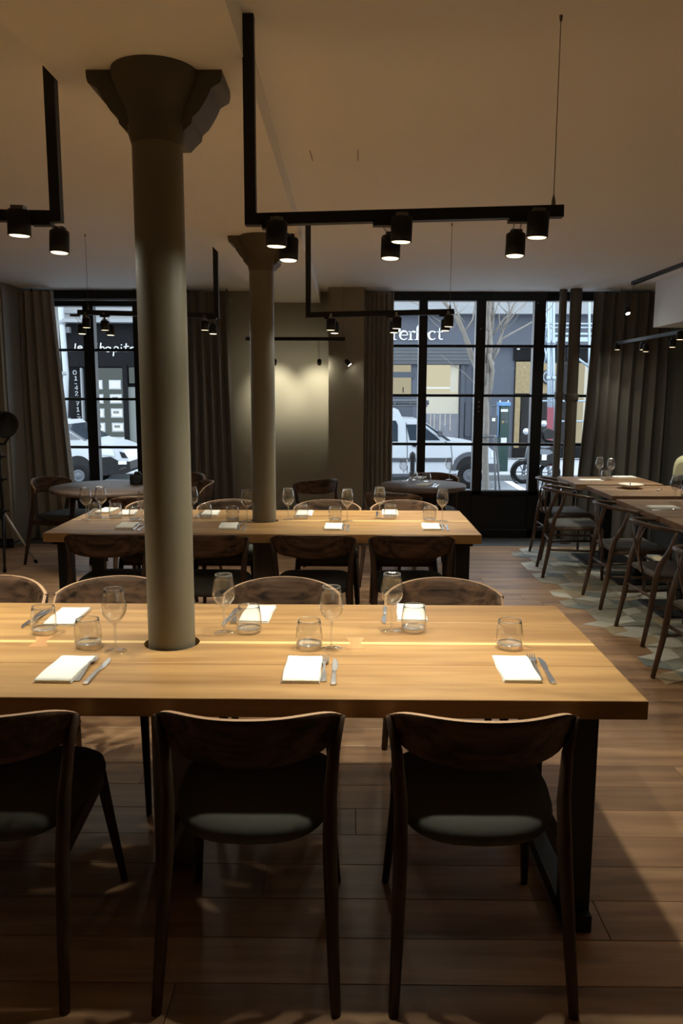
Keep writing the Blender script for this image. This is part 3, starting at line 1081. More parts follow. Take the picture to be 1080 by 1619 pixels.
setting('at the near-side place left of the far column ' + ST, (357, 840, 365, 826), (391, 825), (368, 824), (374, 840, 382, 827), (383, 840, 390, 828))
setting('at the near-side place right of the far column ' + ST, (525, 841, 529, 827), (549, 824), (530, 824), (542, 841, 543, 827), (549, 841, 550, 828))
setting('at the right-end near-side place ' + ST, (684, 841, 679, 827), (699, 824), (679, 824), (702, 841, 697, 827), (709, 841, 704, 828))
setting('at the leftmost far-side place ' + ST, (198, 817, 207, 807), (161, 819), (183, 819))
setting('at the left end ' + ST, (163, 811, 177, 805), (137, 822), (150, 817.5), (140, 812, 150, 807))
setting('at the far-side place behind the near column ' + ST, (329, 818, 338, 807), (305, 820), (325, 819), None, (311, 817, 318, 810))
setting('at the far-side place right of the far column ' + ST, (479, 818, 484, 807), (456, 822), (477, 820), None, (466, 817, 470, 809))
setting('at the far-side place near the right end ' + ST, (617, 816, 616, 807), (600, 820), (617, 820), None, (596, 818, 596, 808))
RT = 'of the laid round table'
setting('on the near side ' + RT, (664, 770, 678, 764), (638, 761), (674, 764), (683, 771, 689, 766), (687, 771, 694, 766))
setting('on the far side ' + RT, (658, 758, 666, 754.5), (710, 758.5), (653, 761.5), (643, 760, 649, 757))
setting('on the bistro table by the pipes, facing the window', (922, 760, 945, 760), (947, 757), (957, 759))
setting('on the bistro table by the pipes, facing the bench', (975, 755, 1000, 755), (965, 759), None)
setting('at the middle of the third bistro table', (1022, 803, 1074, 803), (1067, 794.5), (1085, 786), (1030, 806.5, 1075, 806.5))
bw = P(997, 772, 0.75)
bowl = thing('bowl', 'shallow cream ceramic bowl on a bistro table', 'bowl', (bw.x, bw.y, 0.7503))
MB().lathe([(0.0001, 0.0), (0.05, 0.0), (0.055, 0.004), (0.085, 0.020), (0.104, 0.036), (0.102, 0.038), (0.082, 0.024), (0.05, 0.010), (0.0001, 0.008)], 40).build('bowl_shell', 'ceramic', bowl)
MB().tube([(0.0, 0.0, 0.010), (-0.004, 0.0, 0.03), (-0.006, 0.0, 0.048)], [0.006, 0.005, 0.003], 8).build('knob', 'lamp_black', bowl)
sp = P(1041, 776, 0.75)
spoon = thing('spoon', 'small steel spoon beside the cream bowl', 'cutlery', (sp.x, sp.y, 0.7504), 0.9)
MB().lathe([(0.0001, 0.001), (0.012, 0.003), (0.017, 0.008), (0.016, 0.009), (0.0001, 0.003)], 16).build('spoon_bowl', 'steel', spoon)
MB().tube([(0.015, 0, 0.007), (0.06, 0, 0.010), (0.10, 0, 0.004)], [0.003, 0.003, 0.005], 8, flat=0.5).build('handle', 'steel', spoon)


# ------------------------------------------------------------------ track lights
def spot_head(parent, c, r, h, tilt=(0, 0), power=0.0, size=104, blend=1.0, glow='lamp_glow', arm_to=None, aim=None, colour=WARM, arm_mat='wire', turn=(0, 0, 0)):
    """black cylinder whose mouth centre is at c (parent space); lamp light sits in its mouth"""
    m = MB()
    m.lathe([(0.0001, h), (r * 0.9, h), (r, h - 0.004), (r, 0.0), (r * 0.94, 0.0), (r * 0.94, 0.006)], 28)
    if aim is not None:
        d = (Vector(aim) - Vector(c)).normalized()
        rot = (-d).to_track_quat('Z', 'Y').to_euler()
    else:
        rot = (tilt[0], tilt[1], 0)
    hd = m.build('spot_head', 'lamp_black', parent, c, rot)
    MB().lathe([(0.0001, -0.0012), (r * 0.8, -0.0008), (r * 0.93, 0.003)], 28).build('diffuser', glow, hd)
    MB().box((-r * 0.55, -r * 0.5, h), (r * 0.55, r * 0.5, h + r * 0.35)).build('bracket', 'grey_clip' if arm_to is None else 'lamp_black', hd)
    if arm_to is not None:
        inv = Matrix.LocRotScale(Vector(c), hd.rotation_euler, None).inverted()
        m = MB()
        for s in (-1, 1):
            a = inv @ (Vector(arm_to) + Vector((s * r * 0.35, 0, 0)))
            m.tube([a, (s * r * 0.35, 0, h + r * 0.2)], 0.0016 if r > 0.02 else 0.0012, 6)
        m.build('arm_rods', arm_mat, hd)
    if power > 0:
        ld = bpy.data.lights.new('spot_light', 'SPOT')
        ld.spot_size = math.radians(size)
        ld.spot_blend = blend
        ld.shadow_soft_size = r * 0.75
        ld.energy = power
        ld.color = colour
        sd = bpy.data.lights.new('spill_light', 'AREA')
        sd.shape = 'DISK'
        sd.size = r * 1.8
        sd.energy = power * SPILL
        sd.color = colour
        for d_ in (ld, sd):
            lo = bpy.data.objects.new(d_.name, d_)
            COL.objects.link(lo)
            lo.parent = hd
            lo.location = (0, 0, -0.006)
            if d_ is ld:
                lo.rotation_euler = turn
    return hd


def track(label, xd, xe, y, z_d, z_e, heads, wire_x=None, ztop=CEIL, pw=SPOT_TABLE, dropx=None, second_wire=None, drop=True, sec=0.032):
    t = thing('track_light', label, 'light', (xd, y, ztop), group='black L-shaped track lights')
    o = Vector((xd, y, ztop))
    s = sec / 2
    if drop:
        MB().box((-s, -s, z_d - ztop - s), (s, s, 0)).build('drop_bar', 'black_metal', t)
    sg = 1 if xe > xd else -1
    MB().bar((sg * s * 0.9, 0, z_d - ztop), (xe - xd, 0, z_e - ztop), sec).build('rail', 'black_metal', t)
    for wx in ([wire_x] if wire_x is not None else []) + ([second_wire] if second_wire is not None else []):
        f = (wx - xd) / (xe - xd)
        zz = z_d + (z_e - z_d) * f - ztop + s
        m = MB().tube([(wx - xd, 0, zz), (wx - xd, 0, 0)], 0.0013, 6)
        m.lathe([(0.006, zz), (0.006, zz + 0.012), (0.002, zz + 0.03)], 10, cx=wx - xd)
        m.lathe([(0.002, -0.016), (0.004, -0.012), (0.005, 0.0)], 10, cx=wx - xd)
        m.build('suspension_wire', 'wire', t)
    for hx, hy, yy, r, h, front, p in heads:
        c = Q(hx, hy, yy) - o
        f = (c.x + xd - xd) / (xe - xd)
        rail_z = z_d + (z_e - z_d) * f - ztop
        adapter = Vector((c.x + (0.0 if front else -0.03 * sg), 0, rail_z - s))
        hd = spot_head(t, c, r, h, (0.02 if front else -0.05, 0.03), p, arm_to=None if front else adapter,
                       turn=(0.07 if front else 0.06, -0.2 * sg if abs(c.x) < 0.2 else 0.0, 0))
        if front:
            # clip joining the head to the rail
            MB().bar((c.x, c.y, c.z + h + r * 0.2), (c.x, -s * 0.8, rail_z), 0.012).build('clip', 'grey_clip', t)
        else:
            boxobj('adapter', (adapter.x - 0.03, -s, adapter.z - 0.012), (adapter.x + 0.03, s, adapter.z + 0.002), 'black_metal', t)
    return t


PT = SPOT_TABLE
track('black L-shaped track light with six spots over the nearest table', -0.283, 0.607, 2.38, 2.036, 2.060,
      [(437, 390, 2.33, 0.0300, 0.068, True, PT), (634, 383, 2.33, 0.0300, 0.068, True, PT), (849, 376, 2.33, 0.0300, 0.068, True, PT),
       (456, 412, 2.57, 0.0300, 0.068, False, PT), (617, 409, 2.57, 0.0300, 0.068, False, PT), (814, 405, 2.57, 0.0300, 0.068, False, PT)], wire_x=0.58, ztop=CEIL_R)
track('black L-shaped track light cut off by the left edge', -0.893, -1.80, 2.53, 2.075, 2.09,
      [(31, 373, 2.51, 0.034, 0.075, True, PT), (94, 400, 2.75, 0.032, 0.072, False, PT), (-190, 376, 2.51, 0.034, 0.075, True, PT * 2), (-150, 404, 2.75, 0.032, 0.072, False, PT * 2)], wire_x=-1.7)  # last two heads are out of view, power raised to brighten the ceiling
track('black L-shaped track light over the second table', -0.25, 0.64, 5.0, 2.014, 2.036,
      [(523, 522, 4.95, 0.0285, 0.068, True, PT), (627, 519.5, 4.95, 0.0285, 0.068, True, PT), (709, 516.5, 4.95, 0.0285, 0.068, True, PT),
       (529, 527, 5.19, 0.0285, 0.068, False, PT), (623, 526, 5.19, 0.0285, 0.068, False, PT), (704, 523, 5.19, 0.0285, 0.068, False, PT)], wire_x=0.615, ztop=2.553)
track('black L-shaped track light in front of the left window', -0.893, -1.83, 5.50, 2.055, 2.075,
      [(324, 522, 5.50, 0.0285, 0.062, True, PT * 0.8), (337, 528, 5.72, 0.0285, 0.062, False, PT * 0.8), (166, 522, 5.50, 0.0285, 0.062, True, PT * 0.8),
       (175, 530, 5.72, 0.0285, 0.062, False, PT * 0.8), (137, 518, 5.50, 0.0285, 0.062, True, PT * 0.8), (130, 528, 5.72, 0.0285, 0.062, False, PT * 0.8)], wire_x=-1.76)

# wall-washing bar in front of the pier
wt = thing('track_light', 'black ceiling-hung bar with small spots washing the taupe pier', 'light', (-0.5, 8.02, CEIL))
o_ = Vector((-0.5, 8.02, CEIL))
zb = 2.065 - CEIL
MB().bar((-0.52, 0, zb), (0.46, 0, zb), 0.034).build('rail', 'black_metal', wt)
for x in (-0.44, 0.44):
    MB().tube([(x, 0, zb), (x, 0, BEAM_Z - CEIL if x < 0.2 else -0.008)], 0.0013, 6).build('suspension_wire', 'wire', wt)
for hx, hy, aim, pw in ((505, 575, (505, 622), SPOT_WALL), (434, 575, (434, 622), SPOT_WALL), (553, 577, None, 1.0)):
    c = Q(hx, hy, 8.02) - o_
    tgt = (Q(aim[0], aim[1], 8.5) - o_) if aim else c + Vector((0.5, -0.1, -0.6))
    spot_head(wt, c, 0.022, 0.058, power=pw, size=76, blend=0.9, arm_to=(c.x - 0.012, 0, zb), aim=tgt, glow='lamp_bright', arm_mat='grey_clip')

# right-hand bar running away from the viewer, and ceiling track above it
rt = thing('track_light', 'black bar of small spots over the bistro tables at the right', 'light', (2.60, 7.2, CEIL))
MB().bar((0.04, 0.85, 2.03 - CEIL), (0.04, -4.9, 2.03 - CEIL), 0.03).build('rail', 'black_metal', rt)
for yy in (0.8, -1.5):
    MB().tube([(0.04, yy, 2.03 - CEIL), (0.04, yy, 0)], 0.0015, 6).build('suspension_wire', 'wire', rt)
for hx, hy, yy in ((976, 553, 8.0), (1016, 553, 7.35), (1021, 556, 7.2), (1063, 549, 6.7), (1075, 537, 6.35)):
    c = Q(hx, hy, yy) - Vector((2.60, 7.2, CEIL))
    spot_head(rt, c, 0.027, 0.06, power=8.0 if yy > 7.9 else 19.0, size=100, arm_to=(0.04, c.y + 0.05, 2.03 - CEIL))
for yy in (-2.2, -3.0, -3.8, -4.6):      # bar lengthened out of view, heads added to bounce light onto the ceiling
    spot_head(rt, Vector((0.0, yy, 1.93 - CEIL)), 0.027, 0.06, power=14.0, size=110, arm_to=(0.04, yy + 0.05, 2.03 - CEIL))
ct = thing('ceiling_track', 'black track fixed along the ceiling at the upper right edge', 'light', (2.62, 5.5, CEIL))
boxobj('rail', (-0.018, -1.6, -0.045), (0.018, 2.12, 0.0), 'black_metal', ct)
c = Q(993, 496, 7.55) - Vector((2.62, 5.5, CEIL))
spot_head(ct, c, 0.022, 0.06, power=1.0, size=70, glow='lamp_bright', arm_to=(0.0, 2.08, -0.045), aim=c + Vector((0.12, -0.5, -0.8)))

# ------------------------------------------------------------------ tripod spotlight at the left
tl = thing('tripod_lamp', 'black studio spotlight on a tripod at the left edge', 'lamp', (-3.06, 6.95, 0))
for k, (ax, ay, mt) in enumerate(((0.22, 0.14, 'chrome'), (-0.26, 0.10, 'black_metal'), (0.10, -0.26, 'black_metal'))):
    lg = MB().tube([(ax, ay, 0.0), (0.0, 0.0, 0.50)], 0.011, 10).build('leg', mt, tl)
    MB().tube([(ax, ay, 0.0), (ax * 0.94, ay * 0.94, 0.03)], 0.014, 10).build('rubber_foot', 'tyre', lg)
    MB().tube([(ax * 0.55, ay * 0.55, 0.225), (0, 0, 0.18)], 0.006, 6).build('brace', 'black_metal', lg)
MB().tube([(0, 0, 0.16), (0, 0, 0.62), (0, 0, 1.08)], [0.016, 0.014, 0.011], 12).build('pole', 'black_metal', tl)
for z in (0.50, 0.78, 0.98):
    kb = MB().lathe([(0.0001, z - 0.02), (0.024, z - 0.02), (0.024, z + 0.02), (0.0001, z + 0.02)], 14).build('collar', 'black_metal', tl)
    MB().tube([(0.02, 0, z), (0.06, 0, z)], [0.005, 0.009], 8).build('clamp_knob', 'black_metal', kb)
m = MB()
m.tube([(0.10, 0, 1.28), (0.11, 0, 1.17), (0.05, 0, 1.09), (-0.05, 0, 1.09), (-0.11, 0, 1.17), (-0.10, 0, 1.28)], 0.011, 8)
m.build('yoke', 'black_metal', tl)
hd = MB().lathe([(0.0001, 0.16), (0.06, 0.15), (0.085, 0.10), (0.09, 0.0), (0.09, -0.10), (0.115, -0.12), (0.115, -0.145), (0.10, -0.145), (0.09, -0.11), (0.0001, -0.105)], 30, axis='y').build('lamp_head', 'lamp_black', tl, (0, 0, 1.28), (0.15, 0, 0.9))
for k in range(3):
    MB().lathe([(0.091, -0.02 + k * 0.03), (0.096, -0.015 + k * 0.03), (0.091, -0.01 + k * 0.03)], 30, axis='y').build('cooling_fin', 'black_metal', hd)

# ------------------------------------------------------------------ the street
ROAD, PAVE = -0.40, -0.28
tag(boxobj('road', (-30, 12.2, -0.6), (30, 17.7, ROAD), 'asphalt'), 'grey asphalt street outside the windows', 'road', kind='structure')
pv = thing('pavement', 'pale pavement along the shops across the street', 'pavement', kind='structure')
boxobj('paving_slab', (-30, 17.9, -0.6), (30, 26.5, PAVE), 'paving', pv)
boxobj('kerb', (-30, 17.7, -0.6), (30, 17.9, PAVE + 0.004), 'stone_grey', pv)
pn = thing('pavement', 'pale pavement just outside the glazed front', 'pavement', kind='structure')
boxobj('paving_slab', (-30, 8.85, -0.6), (30, 12.0, PAVE), 'paving', pn)
boxobj('kerb', (-30, 12.0, -0.6), (30, 12.2, PAVE + 0.004), 'stone_grey', pn)
rl = thing('road_marking', 'white parking bay line painted on the street', 'marking', (0, 0, ROAD), kind='structure')
boxobj('line', (2.6, 15.6, 0), (5.2, 15.75, 0.004), 'road_paint', rl)
boxobj('line', (3.45, 15.6, 0), (3.6, 17.6, 0.004), 'road_paint', rl)
FY = 22.0


def pxbox(name, x0, y0, x1, y1, Y, d, mat, parent, proud=0.0):
    a, b = Q(x0, (y0 + y1) / 2, Y), Q(x1, (y0 + y1) / 2, Y)
    a.z, b.z = Q((x0 + x1) / 2, y1, Y).z, Q((x0 + x1) / 2, y0, Y).z
    return boxobj(name, (a.x, Y - proud, a.z), (b.x, Y + d, b.z), mat, parent)


def xz(x, y, Y=FY):
    p = Q(x, y, Y)
    return (p.x, p.z)


# --- shop across the street with the white serif name
ps = thing('shop_building', 'slate-blue shop across the street with a white serif name', 'building', (0, 0, 0))
pxbox('wall', 560, 547, 822, 724, FY + 0.02, 0.3, 'facade_slate', ps)
bk = ps
a, b = Q(560, 498, FY), Q(950, 547, FY)
boxobj('fascia', (a.x, FY - 0.15, b.z), (b.x, FY + 0.3, a.z), 'facade_slate', ps)
boxobj('cornice', (a.x, FY - 0.45, a.z), (b.x + 4, FY + 0.3, a.z + 0.22), 'stone_grey', ps)
boxobj('upper_wall', (a.x - 3, FY, a.z + 0.2), (b.x + 4, FY + 0.4, 9.5), 'stone_white', ps)
boxobj('string_course', (a.x - 3, FY - 0.12, a.z + 0.42), (b.x + 4, FY, a.z + 0.50), 'stone_white', ps)
# roller shutter box with hanging slats
for k in range(4):
    pxbox('shutter_slat', 590, 549 + k * 5.5, 742, 554 + k * 5.5, FY, 0.05, 'shutter_grey', ps, 0.10 + 0.012 * (k % 2))
pxbox('shutter_edge', 590, 571, 742, 576, FY, 0.05, 'shutter_dark', ps, 0.14)
# glazed door
pxbox('door_light', 600, 577, 650, 588, FY, 0.02, 'shop_light_soft', ps, 0.01)
pxbox('door_glass', 600, 597, 650, 626, FY, 0.02, 'shop_light_soft', ps, 0.01)
pxbox('door_glass', 600, 630, 650, 700, FY, 0.02, 'facade_slate_dark', ps, 0.01)
pxbox('door_handle', 636.5, 612, 638, 621, FY, 0.02, 'car_black', ps, 0.06)
pxbox('door_rail', 596, 588, 654, 597, FY, 0.02, 'facade_slate_dark', ps, 0.05)
# display window
w_ = pxbox('shop_window', 674, 577, 725, 622, FY, 0.02, 'shop_light', ps, 0.01)
pxbox('lit_shelf', 674, 612, 716, 614.5, FY, 0.02, 'screen_light', w_, 0.03)
pxbox('blind', 712, 577, 724, 620, FY, 0.02, 'poster_cream', w_, 0.03)
pxbox('window_film', 674, 622, 725, 654, FY, 0.02, 'poster_cream', ps, 0.012)
pxbox('stained_panel', 674, 654, 725, 698, FY, 0.02, 'poster_grey', ps, 0.012)
for k, (x, l) in enumerate(((680, 30), (686, 22), (695, 34), (703, 18), (711, 26))):
    pxbox('drip_mark', x, 655, x + 1.2, 655 + l, FY, 0.02, 'poster_cream', ps, 0.016)
pxbox('pilaster', 727, 577, 733, 724, FY, 0.02, 'facade_slate_dark', ps, 0.08)
pxbox('pilaster', 747, 577, 752, 724, FY, 0.02, 'facade_slate_dark', ps, 0.08)
pxbox('pilaster_panel', 735, 637, 745, 690, FY, 0.02, 'facade_slate_dark', ps, 0.03)
pxbox('stall_riser', 590, 698, 752, 724, FY, 0.02, 'facade_slate_dark', ps, 0.05)

# lettering P e r f e c t
u0 = Q(610, 538, FY - 0.15)
sx = (Q(700, 538, FY - 0.15).x - u0.x) / 90.0       # metres per photograph pixel
LET = MB()


def LP(x, y):                      # photograph pixel on the fascia -> xz
    return (u0.x + (x - 610) * sx, u0.z + (538 - y) * sx)


def stroke(pts, w):
    LET.ribbon([LP(*p) for p in pts], [k * sx for k in w] if isinstance(w, (list, tuple)) else w * sx, FY - 0.19, FY - 0.15)


def arc(cx, cy, rx, ry, a0, a1, n=12):
    return [(cx + rx * math.cos(math.radians(a0 + (a1 - a0) * k / n)), cy - ry * math.sin(math.radians(a0 + (a1 - a0) * k / n))) for k in range(n + 1)]


def wv(n, lo, hi):
    return [lo + (hi - lo) * abs(math.sin(PI * k / n)) for k in range(n + 1)]


def serif(x, y, w=7):
    stroke([(x - w / 2, y), (x + w / 2, y)], 1.0)


# P
stroke([(622.5, 536.5), (622.5, 515)], 3.2); serif(622.5, 537, 9); serif(621.5, 515, 8)
stroke([(622.5, 515)] + arc(625.5, 520.7, 6.2, 5.7, 90, -90, 10) + [(622.5, 526.4)], [1.2] + wv(10, 1.2, 3.4) + [1.2])


def e_(cx, r=6.2):
    cy = 530.4
    stroke([(cx - r * 0.9, cy - 0.4), (cx + r * 0.9, cy - 0.4)], 1.1)
    stroke(arc(cx, cy, r, r * 1.06, 4, 320, 18), [1.3 + 1.9 * (0.5 - 0.5 * math.cos(2 * PI * min(1, k / 16))) for k in range(19)])


e_(638.5)
# r
stroke([(649, 536.5), (649, 524.4)], 2.8); serif(649, 537, 8); serif(647.4, 524.6, 4.5)
stroke(arc(653.2, 529, 4.2, 4.6, 165, 40, 8), [1.2, 1.3, 1.5, 1.8, 2.2, 2.5, 2.7, 2.9, 3.1])
# f
stroke([(659.5, 536.5), (659.5, 519)] + arc(663.6, 519, 4.1, 4.6, 180, 40, 6), [2.8, 2.8, 2.6, 2.2, 1.6, 1.6, 2.0, 2.4, 2.6]); serif(659.5, 537, 8); stroke([(656, 524.8), (665, 524.8)], 1.2)
e_(670.5)
# c
stroke(arc(683.5, 530.4, 5.8, 6.5, 40, 320, 16), [2.8, 2.2, 1.5] + [1.4 + 1.8 * math.sin(PI * k / 11) for k in range(12)] + [1.3, 1.2])
# t
stroke([(694.5, 519), (694.5, 533.5)] + arc(697.6, 533.5, 3.1, 3.0, 180, 320, 6), [1.2, 2.8, 2.8, 2.6, 2.2, 1.9, 1.7, 1.5, 1.3]); stroke([(690.6, 524.8), (700, 524.8)], 1.2)
LET.build('lettering', 'letter_white', ps)

# --- gold-fronted shop to the right
gs = thing('shop_building', 'gold-fronted shop behind the scaffolding across the street', 'building')
pxbox('wall', 812, 547, 960, 724, FY, 0.35, 'dark_interior', gs)
pxbox('header', 812, 548, 960, 570, FY, 0.02, 'facade_black', gs, 0.05)
pxbox('downlight', 817, 551, 821, 553, FY, 0.02, 'screen_light', gs, 0.08)
pxbox('gold_panel', 815, 572, 840, 622, FY, 0.02, 'gold_panel', gs, 0.04)
pxbox('gold_panel', 858, 574, 890, 622, FY, 0.02, 'gold_panel', gs, 0.04)
pxbox('gold_jamb', 813, 624, 821, 708, FY, 0.02, 'gold_panel', gs, 0.06)
pxbox('lit_window', 909, 574, 935, 700, FY, 0.02, 'shop_light_soft', gs, 0.03)
pxbox('pale_jamb', 921, 574, 927, 716, FY, 0.02, 'poster_cream', gs, 0.06)
pxbox('lit_display', 823, 650, 838, 700, FY, 0.02, 'dark_interior', gs, 0.03)
pxbox('stall_riser', 812, 708, 960, 724, FY, 0.02, 'facade_black', gs, 0.08)
ov = Q(866, 596, FY)
MB().lathe([(0.0001, -0.06), (0.18, -0.06), (0.20, -0.03), (0.20, 0.0)], 24, axis='y').build('oval_sign', 'car_trim', gs, (ov.x, FY - 0.05, ov.z))
m = MB().lathe([(0.13, -0.075), (0.16, -0.085), (0.16, -0.06)], 24, axis='y')
m.build('sign_ring', 'frame_silver', gs, (ov.x, FY - 0.05, ov.z))

# --- dark shop seen through the left window
LY = 21.4
ls = thing('shop_building', 'black-fronted agency shop across the street with white handwriting', 'building')
pxbox('wall', 96, 505, 330, 731, LY, 0.3, 'facade_black', ls)
pxbox('fascia', 96, 510, 330, 580, LY, 0.02, 'facade_black', ls, 0.12)
a, b = Q(40, 440, LY), Q(330, 511, LY)
boxobj('upper_wall', (a.x, LY, b.z), (b.x + 3, LY + 0.4, 9.5), 'stone_white', ls)
for yy in (478, 492, 505):
    pxbox('string_course', 96, yy, 330, yy + 4, LY, 0.02, 'stone_grey', ls, 0.14)
pxbox('canopy_ledge', 109, 507, 330, 512, LY, 0.02, 'stone_grey', ls, 0.5)
pxbox('side_wall', 40, 470, 97, 731, LY, 0.3, 'stone_white', ls)
pxbox('lamp_box', 105, 518, 115, 527, LY, 0.02, 'stone_grey', ls, 0.3)
sw = pxbox('shop_window', 150, 582, 200, 722, LY, 0.02, 'cool_shop', ls, 0.125)
pxbox('window_jamb', 132, 582, 134.5, 722, LY, 0.02, 'stone_grey', ls, 0.14)
pxbox('window_jamb', 199, 578, 206, 731, LY, 0.02, 'facade_black', ls, 0.2)
pxbox('door_light', 206, 581, 218, 606, LY, 0.02, 'cool_shop', ls, 0.125)
pxbox('door_glass', 206, 612, 218, 700, LY, 0.02, 'shop_grey', ls, 0.125)
for r_ in range(5):
    for c_ in range(2):
        x0 = 153 + c_ * 22 + r_ * 1.5 if c_ == 0 else 175 + r_ * 1.6
        y0 = 601 + r_ * 22.3
        wd = 12 if c_ == 0 else 19
        fr = pxbox('display_frame', x0, y0, x0 + wd, y0 + 14.5, LY, 0.02, 'frame_silver', ls, 0.16)
        pxbox('listing', x0 + 1.5, y0 + 1.8, x0 + wd - 1.5, y0 + 12.8, LY, 0.02, 'screen_light', fr, 0.175)
        if r_ > 0:
            pxbox('photo_print', x0 + 4, y0 + 4, x0 + wd - 6, y0 + 8, LY, 0.02, 'shop_grey', fr, 0.18)
pxbox('lower_frame', 138, 718, 206, 731, LY, 0.02, 'facade_black', ls, 0.16)
# handwriting
HW = MB()
HY = LY - 0.12


def hand(pts, w=1.5, Y=None):
    Y = Y or HY
    HW.ribbon([xz(px, py, Y) for px, py in pts], w * sx, Y - 0.03, Y)


def sp_(cx, cy, rx, ry, a0, a1, n=10):
    return arc(cx, cy, rx, ry, a0, a1, n)


hand([(120, 543), (119, 551), (120, 555), (123, 555)])                                         # l
hand([(124, 551), (130, 550)] + sp_(127, 551, 3.4, 4, 10, 320, 12))                            # e
hand(sp_(151, 549, 5, 6.5, 50, 310, 14))                                                       # C
hand([(160, 542), (158.5, 556)]); hand([(159, 552)] + sp_(162.5, 552, 3, 3.5, 160, 0, 8) + [(165, 556)])   # h
hand(sp_(171, 552.5, 3.6, 3.8, 30, 360, 12)); hand([(175, 549), (175.2, 556)])                  # a
hand([(181, 549), (179.5, 563)]); hand(sp_(184, 552, 3.6, 3.8, 160, -150, 12))                 # p
hand([(192, 549), (192.5, 556)]); hand([(192.2, 544.5), (192.6, 546)], 1.8)                    # i
hand([(200, 543), (199, 554), (201, 556)]); hand([(196, 548.5), (204, 547.5)])                 # t
hand([(206.5, 549), (206.5, 556)]); hand([(206.5, 552), (209, 549), (212, 549)])               # r
hand([(214, 551), (220, 550)] + sp_(217, 551, 3.4, 4, 10, 320, 12))                            # e
# telephone number written downwards on the pilaster
DG = {'0': [sp_(0, 0, 3, 4, 0, 360, 14)], '1': [[(-2, -2), (0.5, -4), (0.5, 4)], [(-2, 4), (3, 4)]], '-': [[(-1.6, 0), (2.2, 0.6)]],
      '4': [[(1.5, 4), (1.5, -4), (-2.8, 1.5), (3.2, 1.5)]], '2': [[(-2.5, -2), (-1, -4), (1.5, -3.6), (2, -1.5), (-2.5, 4), (3, 4)]],
      '7': [[(-2.5, -3.6), (2.8, -3.8), (-0.5, 4)], [(-1.6, 0), (2, -0.2)]], '5': [[(2.6, -3.8), (-1.8, -3.8), (-2, -0.4), (1, -0.6), (2.4, 1.6), (0.6, 3.8), (-2.2, 3.4)]]}
seq = [('0', 118.5, 589), ('1', 120, 598), ('-', 120, 606.5), ('4', 121, 613), ('2', 121.5, 622), ('7', 123, 638), ('1', 123.5, 647), ('-', 124, 655), ('7', 125, 662), ('2', 125.5, 670), ('-', 126, 679), ('5', 127, 687)]
for ch, cx_, cy_ in seq:
    for st in DG[ch]:
        hand([(cx_ + p[0] * 0.85, cy_ + p[1] * 0.8) for p in st], 0.75, LY)
HW.build('handwriting', 'letter_white', ls)
dp = thing('drainpipe', 'white drainpipe beside the black-fronted shop', 'pipe', (0, 0, 0))
a, b = Q(95, 470, 21.0), Q(105, 731, 21.0)
MB().tube([(a.x, 21.0, a.z + 3), (a.x, 21.0, a.z), (a.x + 0.06, 21.0, 2.0), (b.x - 0.05, 21.0, PAVE)], 0.075, 12).build('pipe_tube', 'drainpipe_white', dp)
for z in (0.8, 2.0, 3.3):
    MB().lathe([(0.08, z - 0.05), (0.095, z - 0.045), (0.095, z + 0.045), (0.08, z + 0.05)], 14, cx=a.x + 0.03, cy=21.0).build('pipe_collar', 'stone_grey', dp)


# ------------------------------------------------------------------ vehicles
def wheel(parent, cx, cy, cz, r, w, spokes=0):
    o = MB().lathe([(r * 0.62, -w / 2), (r * 0.92, -w / 2), (r, -w * 0.3), (r, w * 0.3), (r * 0.92, w / 2), (r * 0.62, w / 2)], 28, axis='y', caps=True).build('wheel', 'tyre', parent, (cx, cy, cz))
    MB().lathe([(0.0001, -w / 2 - 0.012), (r * 0.16, -w / 2 - 0.012), (r * 0.24, -w / 2 - 0.004), (r * 0.40, -w / 2 - 0.004), (r * 0.5, -w / 2 - 0.012), (r * 0.52, -w / 2 + 0.01)], 28, axis='y').build('hubcap', 'hubcap', o)
    return o


VY = 16.15
van = thing('van', 'white delivery van parked across the street with a roof rack', 'van', (0, 0, 0))
VP = lambda x, y: xz(x, y, VY)
body = [(540, 752), (540, 652), (545, 645), (624, 645), (630, 648), (637, 662), (662, 663), (672, 667), (712, 696), (745, 700), (772, 706), (783, 716), (787, 732), (787, 748), (770, 752)]
MB().prism([VP(*p) for p in body], VY, VY + 1.45, 'xz').build('body', 'car_white', van)
MB().prism([VP(*p) for p in [(642, 671), (662, 671), (670, 674), (690, 690), (696, 696), (648, 696)]], VY - 0.012, VY + 0.02, 'xz').build('side_window', 'car_glass', van)
MB().prism([VP(*p) for p in [(668, 668.5), (672, 668.5), (713, 696.5), (707, 697)]], VY - 0.006, VY + 1.456, 'xz').build('windscreen', 'car_glass', van)
MB().prism([VP(*p) for p in [(600, 665), (626, 665), (629, 672), (629, 698), (600, 698)]], VY - 0.012, VY + 0.02, 'xz').build('side_window', 'car_glass', van)
MB().prism([VP(*p) for p in [(560, 724), (713, 724), (713, 730), (560, 730)]], VY - 0.025, VY + 0.02, 'xz').build('side_moulding', 'car_trim', van)
MB().prism([VP(*p) for p in [(560, 749), (722, 749), (722, 754), (560, 754)]], VY - 0.01, VY + 0.3, 'xz').build('sill', 'car_trim', van)
for x0 in (642, 709):
    MB().ribbon([VP(x0, 668), VP(x0 + (2 if x0 < 700 else 6), 705), VP(x0 + 2, 748)] if x0 < 700 else [VP(703, 698), VP(713, 704), VP(715, 722), VP(712, 748)], 0.014, VY - 0.006, VY).build('door_seam', 'car_trim', van)
MB().box((VP(652, 703)[0], VY - 0.03, VP(652, 706)[1]), (VP(660, 703)[0], VY, VP(652, 703)[1])).build('door_handle', 'car_black', van)
ax = VP(743, 742)
arch = [(ax[0] + 0.33 * math.cos(k * PI / 14), ax[1] - 0.02 + 0.33 * math.sin(k * PI / 14)) for k in range(15)]
